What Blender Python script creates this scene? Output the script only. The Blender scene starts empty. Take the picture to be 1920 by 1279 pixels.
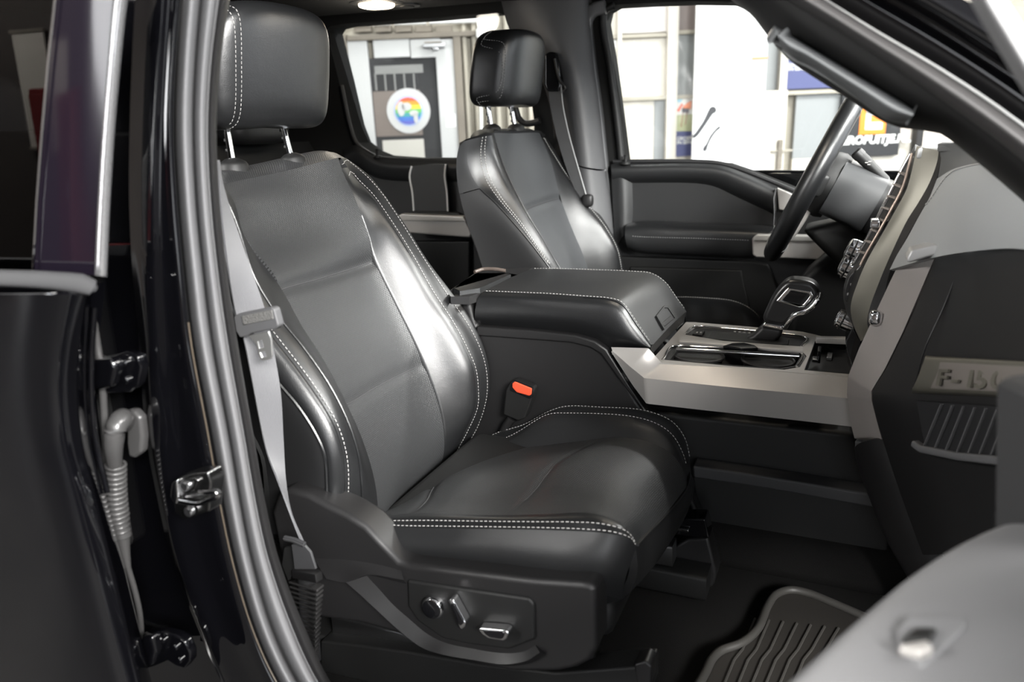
import bpy, bmesh, math, random
import numpy as np
from mathutils import Vector, Matrix, geometry

# ------------------------------------------------------------------ camera
S = bpy.context.scene
COL = S.collection
CEN = np.array([960.0, 639.5])
VPX = np.array([-2700.0, 300.0]); VPY = np.array([1600.0, 215.0])
FPX = math.sqrt(-((VPX - CEN) @ (VPY - CEN)))
_b = np.array([*(VPX - CEN), FPX]); _l = np.array([*(VPY - CEN), FPX])
AX = -_b / np.linalg.norm(_b); AY = _l / np.linalg.norm(_l); AZ = np.cross(AX, AY)
ROT = np.stack([AX, AY, AZ], 1)                 # camera = ROT @ world
CAM = np.array([0.0, -1.484, 1.0])
cam = bpy.data.cameras.new('camera'); cam_o = bpy.data.objects.new('camera', cam); COL.objects.link(cam_o)
cam.sensor_width = 36; cam.sensor_fit = 'HORIZONTAL'; cam.lens = FPX / 1920 * 36
cam.clip_start = 0.02; cam.clip_end = 100
m = Matrix.Identity(4)
for i in range(3):
    m[i][0] = ROT[0][i]; m[i][1] = -ROT[1][i]; m[i][2] = -ROT[2][i]; m[i][3] = CAM[i]
cam_o.matrix_world = m
cam.dof.use_dof = True; cam.dof.focus_distance = 1.35; cam.dof.aperture_fstop = 4.5
S.camera = cam_o

# ------------------------------------------------------------------ light, exposure
S.view_settings.view_transform = 'Standard'; S.view_settings.look = 'None'
S.view_settings.gamma = 1; S.view_settings.use_curve_mapping = False
S.view_settings.exposure = 0.5
S.cycles.use_denoising = True
S.cycles.max_bounces = 8; S.cycles.diffuse_bounces = 4; S.cycles.glossy_bounces = 4
S.cycles.transmission_bounces = 6; S.cycles.transparent_max_bounces = 12
S.cycles.sample_clamp_indirect = 6; S.cycles.caustics_reflective = False; S.cycles.caustics_refractive = False
w = bpy.data.worlds.new('overcast_sky'); S.world = w; w.use_nodes = True
w.node_tree.nodes['Background'].inputs[0].default_value = (0.93, 0.96, 1.0, 1)
w.node_tree.nodes['Background'].inputs[1].default_value = 2.5

# added unseen lamps for highlights and bright walls: (x, y, z, width, depth, watts, point it is turned to or None for straight down)
ADDED_LAMPS = [(2.3, -3.0, 2.25, 1.7, 0.8, 380, (-.7, -.4, .8)), (-3.3, -3.3, 2.4, 1.8, 0.8, 120, (-.6, -.9, .8)), (2.6, 0.2, 2.9, 0.7, 2.6, 380, None),
              (-2.6, 3.4, 3.2, 2.6, 0.4, 30, None), (1.9, 3.4, 3.2, 2.6, 0.4, 250, None), (4.5, 3.4, 3.2, 2.0, 0.4, 300, None), (-7.2, -4.3, 3.2, 1.6, 0.5, 160, None)]

# ------------------------------------------------------------------ pixel -> place
def ray(px, py):
    return ROT.T @ np.array([px - CEN[0], py - CEN[1], FPX])
def P(px, py, Y=None, X=None, Z=None):
    d = ray(px, py)
    if Y is not None: t = (Y - CAM[1]) / d[1]
    elif X is not None: t = (X - CAM[0]) / d[0]
    else: t = (Z - CAM[2]) / d[2]
    return CAM + t * d
def PP(pts, Y=None, **k):
    """pixels (x, y) or (x, y, Y) to points"""
    return [P(p[0], p[1], p[2]) if len(p) > 2 else P(p[0], p[1], Y, **k) for p in pts]

# ------------------------------------------------------------------ materials
MATS = {}
def mat(name, col, rough=0.5, metal=0.0, spec=0.5, coat=0.0, bump=None, var=None, sheen=0.0, perf=False, emit=None, ribs=None, grain=None):
    if name in MATS: return MATS[name]
    M = bpy.data.materials.new(name); M.use_nodes = True
    nt = M.node_tree; b = nt.nodes['Principled BSDF']
    b.inputs['Base Color'].default_value = (*col, 1); b.inputs['Roughness'].default_value = rough
    b.inputs['Metallic'].default_value = metal; b.inputs['Specular IOR Level'].default_value = spec
    b.inputs['Coat Weight'].default_value = coat; b.inputs['Coat Roughness'].default_value = 0.04
    b.inputs['Sheen Weight'].default_value = sheen
    if emit:
        b.inputs['Emission Color'].default_value = (*emit[0], 1); b.inputs['Emission Strength'].default_value = emit[1]
    tc = nt.nodes.new('ShaderNodeTexCoord')
    L = nt.links.new
    nrm = None
    if bump:                                    # (scale, strength, detail)
        n = nt.nodes.new('ShaderNodeTexNoise'); n.inputs['Scale'].default_value = bump[0]; n.inputs['Detail'].default_value = bump[2]
        L(tc.outputs['Object'], n.inputs['Vector'])
        bp = nt.nodes.new('ShaderNodeBump'); bp.inputs['Strength'].default_value = bump[1]; bp.inputs['Distance'].default_value = 0.002
        L(n.outputs['Fac'], bp.inputs['Height']); nrm = bp
    if grain:                                   # cell grain of leather (scale, strength)
        v = nt.nodes.new('ShaderNodeTexVoronoi'); v.inputs['Scale'].default_value = grain[0]
        L(tc.outputs['Object'], v.inputs['Vector'])
        bp = nt.nodes.new('ShaderNodeBump'); bp.inputs['Strength'].default_value = grain[1]; bp.inputs['Distance'].default_value = 0.001
        L(v.outputs['Distance'], bp.inputs['Height'])
        if nrm: L(nrm.outputs[0], bp.inputs['Normal'])
        nrm = bp
    if var:                                     # (scale, second colour, contrast)
        n = nt.nodes.new('ShaderNodeTexNoise'); n.inputs['Scale'].default_value = var[0]; n.inputs['Detail'].default_value = 5
        L(tc.outputs['Object'], n.inputs['Vector'])
        r = nt.nodes.new('ShaderNodeValToRGB'); r.color_ramp.elements[0].position = 0.5 - var[2]; r.color_ramp.elements[1].position = 0.5 + var[2]
        r.color_ramp.elements[0].color = (*col, 1); r.color_ramp.elements[1].color = (*var[1], 1)
        L(n.outputs['Fac'], r.inputs['Fac']); L(r.outputs[0], b.inputs['Base Color'])
    if perf:                                    # rows of punched holes, laid out in metres on the panel
        sc = nt.nodes.new('ShaderNodeMapping'); sc.inputs['Scale'].default_value = (perf, perf, perf); sc.inputs['Rotation'].default_value = (0, 0, math.radians(45))
        L(tc.outputs['UV'], sc.inputs['Vector'])
        fr = nt.nodes.new('ShaderNodeVectorMath'); fr.operation = 'FRACTION'; L(sc.outputs[0], fr.inputs[0])
        sb = nt.nodes.new('ShaderNodeVectorMath'); sb.operation = 'SUBTRACT'; sb.inputs[1].default_value = (0.5, 0.5, 0); L(fr.outputs[0], sb.inputs[0])
        ln = nt.nodes.new('ShaderNodeVectorMath'); ln.operation = 'LENGTH'; L(sb.outputs[0], ln.inputs[0])
        mr = nt.nodes.new('ShaderNodeMapRange'); mr.inputs['From Min'].default_value = 0.2; mr.inputs['From Max'].default_value = 0.36
        L(ln.outputs['Value'], mr.inputs['Value'])
        mx = nt.nodes.new('ShaderNodeMix'); mx.data_type = 'RGBA'
        mx.inputs[6].default_value = (col[0] * .25, col[1] * .25, col[2] * .25, 1); mx.inputs[7].default_value = (*col, 1)
        L(mr.outputs[0], mx.inputs[0]); L(mx.outputs[2], b.inputs['Base Color'])
        bp = nt.nodes.new('ShaderNodeBump'); bp.inputs['Strength'].default_value = 0.5; bp.inputs['Distance'].default_value = 0.001
        L(mr.outputs[0], bp.inputs['Height'])
        if nrm: L(nrm.outputs[0], bp.inputs['Normal'])
        nrm = bp
    if ribs:                                    # woven ribs along the webbing: (count per metre, strength)
        sx = nt.nodes.new('ShaderNodeSeparateXYZ'); L(tc.outputs['UV'], sx.inputs[0])
        mu = nt.nodes.new('ShaderNodeMath'); mu.operation = 'MULTIPLY'; mu.inputs[1].default_value = ribs[0] * 2 * math.pi; L(sx.outputs[0], mu.inputs[0])
        si = nt.nodes.new('ShaderNodeMath'); si.operation = 'SINE'; L(mu.outputs[0], si.inputs[0])
        bp = nt.nodes.new('ShaderNodeBump'); bp.inputs['Strength'].default_value = ribs[1]; bp.inputs['Distance'].default_value = 0.001
        L(si.outputs[0], bp.inputs['Height']); nrm = bp
    if nrm: L(nrm.outputs[0], b.inputs['Normal'])
    MATS[name] = M
    return M
def glass_mat(name, tint, refl=0.5, rough=0.0):
    """thin pane: clear transmission plus mirror reflection by Fresnel"""
    if name in MATS: return MATS[name]
    M = bpy.data.materials.new(name); M.use_nodes = True; nt = M.node_tree
    nt.nodes.remove(nt.nodes['Principled BSDF'])
    t = nt.nodes.new('ShaderNodeBsdfTransparent'); t.inputs[0].default_value = (*tint, 1)
    g = nt.nodes.new('ShaderNodeBsdfGlossy'); g.inputs['Roughness'].default_value = rough
    fr = nt.nodes.new('ShaderNodeFresnel'); fr.inputs[0].default_value = 1.5
    mx = nt.nodes.new('ShaderNodeMixShader'); nt.links.new(fr.outputs[0], mx.inputs[0])
    nt.links.new(t.outputs[0], mx.inputs[1]); nt.links.new(g.outputs[0], mx.inputs[2])
    nt.links.new(mx.outputs[0], nt.nodes['Material Output'].inputs[0])
    MATS[name] = M
    return M

LEATHER = mat('black_leather', (0.010, 0.0103, 0.011), 0.34, spec=.65, grain=(900, 0.12), bump=(55, 0.10, 3))
LEATHER_SOFT = mat('matte_black_leather', (0.011, 0.0113, 0.012), 0.45, spec=.6, grain=(900, 0.12), bump=(40, 0.08, 3))
PERF = mat('perforated_leather', (0.036, 0.037, 0.0385), 0.42, spec=.65, perf=250, bump=(30, 0.10, 2))
VINYL = mat('plain_black_vinyl', (0.009, 0.009, 0.0095), 0.5, grain=(700, 0.1))
PLASTIC = mat('charcoal_plastic', (0.011, 0.0106, 0.011), 0.44, bump=(1400, 0.10, 1))
PLASTIC_D = mat('dark_plastic', (0.0055, 0.0055, 0.0055), 0.55, bump=(1400, 0.1, 1))
PLASTIC_G = mat('grey_trim_plastic', (0.075, 0.075, 0.078), 0.5, bump=(1400, 0.1, 1))
GLOSSB = mat('piano_black', (0.006, 0.006, 0.007), 0.08, spec=0.6)
PAINT = mat('black_car_paint', (0.0018, 0.0018, 0.0024), 0.05, coat=0.6)
SILVER = mat('satin_silver_trim', (0.46, 0.44, 0.42), 0.36, metal=0.25, bump=(1800, 0.05, 1))
CHAMP = mat('champagne_trim', (0.155, 0.147, 0.122), 0.42, metal=0.5)
CHROME = mat('chrome', (0.85, 0.85, 0.86), 0.07, metal=1.0)
BOOT = mat('dark_shiny_rubber', (0.045, 0.044, 0.044), 0.27)
DSTEEL = mat('dark_plated_steel', (0.22, 0.22, 0.22), 0.22, metal=1.0)
STEEL = mat('brushed_steel', (0.55, 0.55, 0.56), 0.28, metal=1.0)
RUBBER = mat('grey_black_rubber', (0.12, 0.12, 0.124), 0.36)
RUBBER_D = mat('black_rubber', (0.012, 0.012, 0.013), 0.5)
STITCH = mat('pale_thread', (0.42, 0.41, 0.40), 0.7)
WEB = mat('grey_webbing', (0.10, 0.10, 0.107), 0.5, ribs=(450, 0.5), sheen=0.2)
WEB_D = mat('black_webbing', (0.03, 0.03, 0.032), 0.6, ribs=(330, 0.6))
RED = mat('red_orange_button', (0.75, 0.09, 0.04), 0.35)
CARPET = mat('black_carpet', (0.006, 0.0058, 0.0056), 0.95, bump=(600, 0.6, 4), spec=0.2)
MATR = mat('rubber_floor_mat', (0.022, 0.020, 0.018), 0.55)
GLASS = glass_mat('clear_window_glass', (0.93, 0.95, 0.95))
TINT = glass_mat('tinted_window_glass', (0.10, 0.10, 0.11))
WHITE = mat('white_paint', (0.80, 0.80, 0.79), 0.5)
FABRIC = mat('black_headliner', (0.012, 0.012, 0.012), 0.9, spec=0.2, bump=(900, 0.2, 2))

# ------------------------------------------------------------------ objects
def thing(name, label, cat, base=(0, 0, 0), group=None):
    o = bpy.data.objects.new(name, None); COL.objects.link(o)
    o.empty_display_size = 0.05
    o.location = Vector(base); o['label'] = label; o['category'] = cat
    if group: o['group'] = group
    o['origin'] = [float(v) for v in base]
    return o
def tag(o, label, cat, group=None):
    o['label'] = label; o['category'] = cat
    if group: o['group'] = group
    return o
def root_of(o):
    while o.parent: o = o.parent
    return o
def make(name, verts, faces, M, parent=None, uv=None, smooth=True, angle=40, bevel=0, seg=2, label=None, kind=None):
    org = np.array(root_of(parent).location) if parent is not None else np.zeros(3)
    me = bpy.data.meshes.new(name)
    V = np.asarray(verts, float) - org
    me.from_pydata([tuple(v) for v in V], [], [tuple(f) for f in faces])
    if uv is not None:
        ul = me.uv_layers.new(name='UVMap')
        for l in me.loops: ul.data[l.index].uv = uv[l.vertex_index]
    me.materials.append(M)
    if smooth:
        me.polygons.foreach_set('use_smooth', [True] * len(me.polygons))
        if angle: me.set_sharp_from_angle(angle=math.radians(angle))
    me.update()
    o = bpy.data.objects.new(name, me); COL.objects.link(o)
    if parent is not None: o.parent = parent
    if bevel:
        bv = o.modifiers.new('bevel', 'BEVEL'); bv.width = bevel; bv.segments = seg; bv.limit_method = 'ANGLE'; bv.angle_limit = math.radians(35)
        bv.harden_normals = False
        me.polygons.foreach_set('use_smooth', [True] * len(me.polygons))
        wn = o.modifiers.new('normals', 'WEIGHTED_NORMAL'); wn.keep_sharp = False
        for e in me.edges: e.use_edge_sharp = False
    if label: o['label'] = label
    if kind: o['kind'] = kind
    return o
def cr(pts, n, closed=False):
    """smooth curve through points, n samples spaced evenly by length"""
    p = np.asarray(pts, float)
    if len(p) == 2 and not closed:
        t = np.linspace(0, 1, n)[:, None]; return p[0] * (1 - t) + p[1] * t
    if closed: q = np.vstack([p[-1], p, p[0], p[1]])
    else: q = np.vstack([2 * p[0] - p[1], p, 2 * p[-1] - p[-2]])
    out = []
    k = 14
    for i in range(1, len(q) - 2):
        p0, p1, p2, p3 = q[i - 1:i + 3]
        a = max(np.linalg.norm(p1 - p0), 1e-6) ** .5; b = max(np.linalg.norm(p2 - p1), 1e-6) ** .5; c = max(np.linalg.norm(p3 - p2), 1e-6) ** .5
        m1 = (p1 - p0) / a - (p2 - p0) / (a + b) + (p2 - p1) / b; m2 = (p2 - p1) / b - (p3 - p1) / (b + c) + (p3 - p2) / c
        m1 = m1 * b; m2 = m2 * b
        for j in range(k):
            t = j / k
            out.append((2*t**3-3*t**2+1)*p1 + (t**3-2*t**2+t)*m1 + (-2*t**3+3*t**2)*p2 + (t**3-t**2)*m2)
    if not closed: out.append(q[-2])
    out = np.array(out)
    if closed: out = np.vstack([out, out[0]])
    d = np.r_[0, np.cumsum(np.linalg.norm(np.diff(out, axis=0), axis=1))]
    s = np.linspace(0, d[-1], n, endpoint=not closed)
    return np.stack([np.interp(s, d, out[:, i]) for i in range(out.shape[1])], 1)
def pl(pts, n):
    """straight-segment resampling"""
    out = np.asarray(pts, float)
    d = np.r_[0, np.cumsum(np.linalg.norm(np.diff(out, axis=0), axis=1))]
    s = np.linspace(0, d[-1], n)
    return np.stack([np.interp(s, d, out[:, i]) for i in range(out.shape[1])], 1)

class Surf:
    """smooth skin through a family of curves; u counts the curves, v runs along them 0..1"""
    N = 61
    def __init__(self, curves, ref=None):
        self.c = np.array([cr(c, self.N) for c in curves]); self.k = len(curves)
        g = self.c
        ctr = g.reshape(-1, 3).mean(0) if ref is None else np.asarray(ref)
        self.sign = 1.0
        self.ref = CAM
        n = self._n(self.k / 2 - .5, .5); p = self.at(self.k / 2 - .5, .5)
        if ref is None:
            if n @ (CAM - p) < 0: self.sign = -1.0
        else:
            if n @ (p - ctr) < 0: self.sign = -1.0
    def at(self, u, v):
        u = min(max(u, 0), self.k - 1); i = min(int(u), self.k - 2); t = u - i
        x = min(max(v, 0), 1) * (self.N - 1); j = min(int(x), self.N - 2); s = x - j
        def row(a):
            if a < 0: r = 2 * self.c[0] - self.c[1]
            elif a >= self.k: r = 2 * self.c[-1] - self.c[-2]
            else: r = self.c[a]
            return r[j] * (1 - s) + r[j + 1] * s
        if self.k == 2: return row(0) * (1 - t) + row(1) * t
        p0, p1, p2, p3 = row(i - 1), row(i), row(i + 1), row(i + 2)
        a = max(np.linalg.norm(p1 - p0), 1e-6) ** .5; b = max(np.linalg.norm(p2 - p1), 1e-6) ** .5; c = max(np.linalg.norm(p3 - p2), 1e-6) ** .5
        m1 = ((p1 - p0) / a - (p2 - p0) / (a + b) + (p2 - p1) / b) * b; m2 = ((p2 - p1) / b - (p3 - p1) / (b + c) + (p3 - p2) / c) * b
        return (2*t**3-3*t**2+1)*p1 + (t**3-2*t**2+t)*m1 + (-2*t**3+3*t**2)*p2 + (t**3-t**2)*m2
    def _n(self, u, v):
        e = 0.02
        a = self.at(u + e, v) - self.at(u - e, v); b = self.at(u, v + e) - self.at(u, v - e)
        n = np.cross(a, b); l = np.linalg.norm(n)
        return n / l if l > 1e-12 else np.array([0, 0, 1.0])
    def n(self, u, v): return self._n(u, v) * self.sign
    def patch(self, name, M, parent, u0=0, u1=None, v0=0, v1=1, nu=12, nv=40, rim=0.008, rims=(1, 1, 1, 1), puff=0.0, label=None, kind=None, fn=None):
        """one upholstered or moulded panel: the skin between u0..u1, v0..v1, its edges turned in by `rim`"""
        if u1 is None: u1 = self.k - 1
        us = np.linspace(u0, u1, nu); vs = np.linspace(v0, v1, nv)
        G = np.zeros((nu, nv, 3)); NN = np.zeros((nu, nv, 3))
        for i, u in enumerate(us):
            for j, v in enumerate(vs):
                G[i, j] = self.at(u, v); NN[i, j] = self.n(u, v)
        if puff:
            for i in range(nu):
                for j in range(nv):
                    a = i / (nu - 1); b = j / (nv - 1)
                    G[i, j] += NN[i, j] * puff * (1 - (2*a-1)**4) * (1 - (2*b-1)**8)
        if fn is not None:
            for i, u in enumerate(us):
                for j, v in enumerate(vs): G[i, j] += NN[i, j] * fn(u, v)
        def ext(G, NN, axis, first):
            g = np.take(G, 0 if first else -1, axis); n = np.take(NN, 0 if first else -1, axis)
            new = np.expand_dims(g - n * rim, axis); nn = np.expand_dims(n, axis)
            return (np.concatenate([new, G], axis), np.concatenate([nn, NN], axis)) if first else (np.concatenate([G, new], axis), np.concatenate([NN, nn], axis))
        U = np.zeros(G.shape[:2] + (2,))
        du = np.r_[0, np.cumsum(np.linalg.norm(np.diff(G[:, nv // 2], axis=0), axis=1))]; dv = np.r_[0, np.cumsum(np.linalg.norm(np.diff(G[nu // 2], axis=0), axis=1))]
        U[..., 0] = du[:, None]; U[..., 1] = dv[None, :]
        if rim:
            for ax, first, on in ((0, True, rims[0]), (0, False, rims[1]), (1, True, rims[2]), (1, False, rims[3])):
                if on:
                    G, NN = ext(G, NN, ax, first)
                    e = np.expand_dims(np.take(U, 0 if first else -1, ax), ax)
                    U = np.concatenate([e, U], ax) if first else np.concatenate([U, e], ax)
        a, b = G.shape[:2]
        F = []
        for i in range(a - 1):
            for j in range(b - 1):
                f = (i*b+j, (i+1)*b+j, (i+1)*b+j+1, i*b+j+1)
                F.append(f if self.sign > 0 else f[::-1])
        return make(name, G.reshape(-1, 3), F, M, parent, uv=U.reshape(-1, 2), angle=70, label=label, kind=kind)
    def line(self, uv, n=80, lift=0.0):
        q = cr(np.array(uv, float), n) if len(uv) > 2 else pl(uv, n)
        return np.array([self.at(u, v) + self.n(u, v) * lift for u, v in q])

def frames(path):
    p = np.asarray(path, float); t = np.gradient(p, axis=0); t /= np.linalg.norm(t, axis=1)[:, None] + 1e-12
    return p, t
def sweep(name, path, prof, M, parent, up=(0, 0, 1), scale=None, caps=True, smooth=True, angle=50, label=None, uvr=False, kind=None, closed=False):
    """profile (a, b) carried along a path; b points along `up` (a vector or one per point)"""
    p, t = frames(path); n = len(p); k = len(prof)
    if closed:
        t = np.roll(p, -1, 0) - np.roll(p, 1, 0); t /= np.linalg.norm(t, axis=1)[:, None]
    up = np.asarray(up, float); V = []; UV = []
    dl = np.r_[0, np.cumsum(np.linalg.norm(np.diff(p, axis=0), axis=1))]
    pd = np.r_[0, np.cumsum([math.dist(prof[i], prof[i + 1]) for i in range(k - 1)])]
    for i in range(n):
        w_ = up[i] if up.ndim == 2 else up
        s = np.cross(t[i], w_); s /= np.linalg.norm(s) + 1e-12; w2 = np.cross(s, t[i])
        sc = 1.0 if scale is None else scale[i]
        for j, (a, b) in enumerate(prof):
            V.append(p[i] + s * a * sc + w2 * b * sc); UV.append((pd[j], dl[i]))
    F = []
    for i in range(n if closed else n - 1):
        for j in range(k):
            i2 = (i + 1) % n
            F.append((i*k+j, i*k+(j+1) % k, i2*k+(j+1) % k, i2*k+j))
    if caps and not closed:
        F.append(tuple(range(k))[::-1]); F.append(tuple((n-1)*k+j for j in range(k)))
    return make(name, V, F, M, parent, uv=UV, smooth=smooth, angle=angle, label=label, kind=kind)
def circ(r, k=10, rx=None):
    return [((rx or r) * math.cos(2*math.pi*j/k), r * math.sin(2*math.pi*j/k)) for j in range(k)]
def rrect(a, b, r, k=3):
    """rounded rectangle half sizes a, b"""
    out = []
    for cx, cy, s in ((a-r, b-r, 0), (-a+r, b-r, 1), (-a+r, -b+r, 2), (a-r, -b+r, 3)):
        for j in range(k + 1):
            t = (s + j / k) * math.pi / 2; out.append((cx + r*math.cos(t), cy + r*math.sin(t)))
    return out
def tube(name, path, r, M, parent, k=10, scale=None, label=None, up=(0.13, 0.21, 0.97), kind=None, closed=False):
    return sweep(name, path, circ(r, k), M, parent, up=up, scale=scale, label=label, kind=kind, closed=closed)
def stitch(name, path, parent, nrm=None, r=0.00062, length=0.0042, gap=0.0022, M=None):
    """a row of short thread stitches along a seam (a countless row, one part)"""
    p = np.asarray(path, float)
    d = np.r_[0, np.cumsum(np.linalg.norm(np.diff(p, axis=0), axis=1))]
    V = []; F = []; s = 0.0
    while s + length < d[-1]:
        a = np.array([np.interp(s, d, p[:, i]) for i in range(3)]); b = np.array([np.interp(s + length, d, p[:, i]) for i in range(3)])
        t = b - a; L_ = np.linalg.norm(t); t = t / (L_ + 1e-9)
        q = np.cross(t, (0.3, 0.5, 0.8)); q /= np.linalg.norm(q); w2 = np.cross(t, q); o = len(V)
        for c, rr in ((a, .5), (a + t*L_*.2, 1), (b - t*L_*.2, 1), (b, .5)):
            for j in range(5):
                an = 2*math.pi*j/5; V.append(c + (q*math.cos(an) + w2*math.sin(an)) * r * rr)
        for m_ in range(3):
            for j in range(5): F.append((o+m_*5+j, o+m_*5+(j+1) % 5, o+(m_+1)*5+(j+1) % 5, o+(m_+1)*5+j))
        F.append(tuple(o+j for j in range(5))[::-1]); F.append(tuple(o+15+j for j in range(5)))
        s += length + gap
    if not V: return None
    o = make(name, V, F, M or STITCH, parent, angle=0); o['kind'] = 'stuff'
    return o
def prism(name, pts, ext, M, parent, bevel=0.002, seg=2, holes=None, round_=0, label=None, smooth=True, kind=None):
    """flat outline given thickness along `ext`"""
    def prep(q):
        q = np.asarray(q, float)
        return cr(q, round_, closed=True) if round_ else q
    loops = [prep(pts)] + [prep(h) for h in (holes or [])]
    ext = np.asarray(ext, float)
    allp = np.vstack(loops); n = len(allp); V = np.vstack([allp, allp + ext]); F = []
    nrm = np.zeros(3); q = loops[0]
    for i in range(len(q)): nrm += np.cross(q[i] - q[0], q[(i + 1) % len(q)] - q[0])
    flip = nrm @ ext > 0
    if holes:
        tri = geometry.tessellate_polygon([[Vector(v) for v in l] for l in loops])
        for a, b, c in tri:
            nn = np.cross(allp[b] - allp[a], allp[c] - allp[a])
            if (nn @ ext > 0): a, c = c, a
            F.append((a, b, c)); F.append((c + n, b + n, a + n))
    else:
        f = tuple(range(n)); F.append(f[::-1] if flip else f); F.append(tuple(i + n for i in (f if flip else f[::-1])))
    o = 0
    for li, l in enumerate(loops):
        k = len(l)
        for i in range(k):
            a, b = o + i, o + (i + 1) % k
            F.append((a, a + n, b + n, b))
        o += k
    ob = make(name, V, F, M, parent, angle=30, bevel=bevel, seg=seg, label=label, smooth=smooth, kind=kind)
    bm = bmesh.new(); bm.from_mesh(ob.data); bmesh.ops.recalc_face_normals(bm, faces=bm.faces); bm.to_mesh(ob.data); bm.free()
    if bevel:
        ob.data.polygons.foreach_set('use_smooth', [True] * len(ob.data.polygons))
    return ob
def plate(name, px, Y, th, M, parent, **k):
    """outline seen in the photo, standing in the plane Y, th thick away from the viewer"""
    if k.get('holes'): k['holes'] = [PP(h, Y) for h in k['holes']]
    return prism(name, PP(px, Y), (0, th, 0), M, parent, **k)
def box(name, c, s, M, parent, bevel=0.003, seg=2, rot=None, label=None):
    hx, hy, hz = [v / 2 for v in s]
    q = np.array([(-hx, -hy, -hz), (hx, -hy, -hz), (hx, hy, -hz), (-hx, hy, -hz), (-hx, -hy, hz), (hx, -hy, hz), (hx, hy, hz), (-hx, hy, hz)])
    if rot is not None: q = q @ np.asarray(rot).T
    F = [(3, 2, 1, 0), (4, 5, 6, 7), (0, 1, 5, 4), (1, 2, 6, 5), (2, 3, 7, 6), (3, 0, 4, 7)]
    return make(name, q + np.asarray(c), F, M, parent, angle=30, bevel=bevel, seg=seg, label=label)
def axes(d, up=(0, 0, 1)):
    d = np.asarray(d, float); d = d / np.linalg.norm(d); s = np.cross(d, up); s /= np.linalg.norm(s); return d, s, np.cross(s, d)
def lathe(name, c, d, prof, M, parent, k=20, label=None, sx=1.0, angle=40):
    """profile (distance along d, radius) spun about the axis d"""
    d, s, u = axes(d, (0.01, 0.02, 1) if abs(np.asarray(d, float)[2]) < .9 * np.linalg.norm(d) else (1, 0, 0)); c = np.asarray(c); V = []; F = []
    for h, r in prof:
        for j in range(k):
            a = 2*math.pi*j/k; V.append(c + d*h + (s*math.cos(a)*sx + u*math.sin(a)) * r)
    for i in range(len(prof) - 1):
        for j in range(k): F.append((i*k+j, i*k+(j+1) % k, (i+1)*k+(j+1) % k, (i+1)*k+j))
    F.append(tuple(range(k))[::-1]); F.append(tuple((len(prof)-1)*k+j for j in range(k)))
    ob = make(name, V, F, M, parent, angle=angle, label=label)
    bm = bmesh.new(); bm.from_mesh(ob.data); bmesh.ops.recalc_face_normals(bm, faces=bm.faces); bm.to_mesh(ob.data); bm.free()
    return ob
def lettering(name, text, origin, right, up, size, depth, M, parent, bold=0.0, shear=0.0, space=1.0, sx=1.0):
    cu = bpy.data.curves.new('lettering', 'FONT'); cu.body = text; cu.size = 1; cu.extrude = 0.5; cu.offset = bold; cu.shear = shear; cu.space_character = space
    cu.resolution_u = 3
    tmp = bpy.data.objects.new('lettering', cu); COL.objects.link(tmp)
    me = bpy.data.meshes.new_from_object(tmp.evaluated_get(bpy.context.evaluated_depsgraph_get()))
    v = np.array([tuple(p.co) for p in me.vertices]); f = [tuple(p.vertices) for p in me.polygons]
    bpy.data.objects.remove(tmp); bpy.data.meshes.remove(me)
    right = np.asarray(right) / np.linalg.norm(right); up = np.asarray(up) / np.linalg.norm(up); nn = np.cross(right, up)
    V = np.asarray(origin) + np.outer(v[:, 0], right) * size * sx + np.outer(v[:, 1], up) * size + np.outer(v[:, 2] + .5, nn) * depth
    return make(name, V, f, M, parent, angle=30)
def superell(name, c, half, e1, e2, M, parent, nu=28, nv=40, shear=(0, 0), fn=None, label=None):
    V = []; F = []
    def pw(x, e): return math.copysign(abs(x) ** e, x)
    pts = np.zeros((nu + 1, nv, 3))
    for i in range(nu + 1):
        a = -math.pi/2 + math.pi * i / nu
        for j in range(nv):
            b = 2*math.pi*j/nv
            x = half[0] * pw(math.cos(a), e1) * pw(math.cos(b), e2); y = half[1] * pw(math.cos(a), e1) * pw(math.sin(b), e2); z = half[2] * pw(math.sin(a), e1)
            if fn: x, y, z = fn(x, y, z)
            x += shear[0] * z; y += shear[1] * z
            pts[i, j] = np.asarray(c) + (x, y, z)
    for i in range(nu):
        for j in range(nv):
            F.append((i*nv+j, i*nv+(j+1) % nv, (i+1)*nv+(j+1) % nv, (i+1)*nv+j))
    return make(name, pts.reshape(-1, 3), F, M, parent, angle=0, label=label), pts
def mid(a, b, n, sag):
    A = cr(a, n); B = cr(b, n); return (A + B) / 2 + np.array(sag)
def off(c, d): return np.asarray(cr(c, 16)) + np.asarray(d)
def vnear(S_, u, pt):
    vs = np.linspace(0, 1, 121); d = [np.linalg.norm(S_.at(u, v) - pt) for v in vs]; return vs[int(np.argmin(d))]

# ------------------------------------------------------------------ the hall around the truck
GROUND = -0.45
def struct(o): o['kind'] = 'structure'; return o
CONC = mat('grey_concrete', (0.022, 0.021, 0.020), 0.7, var=(1.3, (0.035, 0.033, 0.031), .2), bump=(30, .15, 5), spec=.12)
HALLW = mat('brown_hall_cladding', (0.05, 0.04, 0.035), 0.7, var=(.7, (0.08, 0.068, 0.06), .25))
ROOFM = mat('dark_hall_roof', (0.10, 0.10, 0.105), 0.8)
def slab(name, c, s, M):
    return struct(box(name, c, s, M, None, bevel=0))
slab('floor', (-.75, 0.8, GROUND - .05), (16.5, 13.2, .1), CONC)
struct(prism('ceiling', [(-9, -5.8, 3.6), (7.5, -5.8, 3.6), (7.5, 7.4, 3.6), (-9, 7.4, 3.6)], (0, 0, .1), ROOFM, None, bevel=0, holes=[[(3.2, -5.6, 3.6), (7.3, -5.6, 3.6), (7.3, -.6, 3.6), (3.2, -.6, 3.6)]]))   # roof opening added so sky light reaches the seat bolsters
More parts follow.
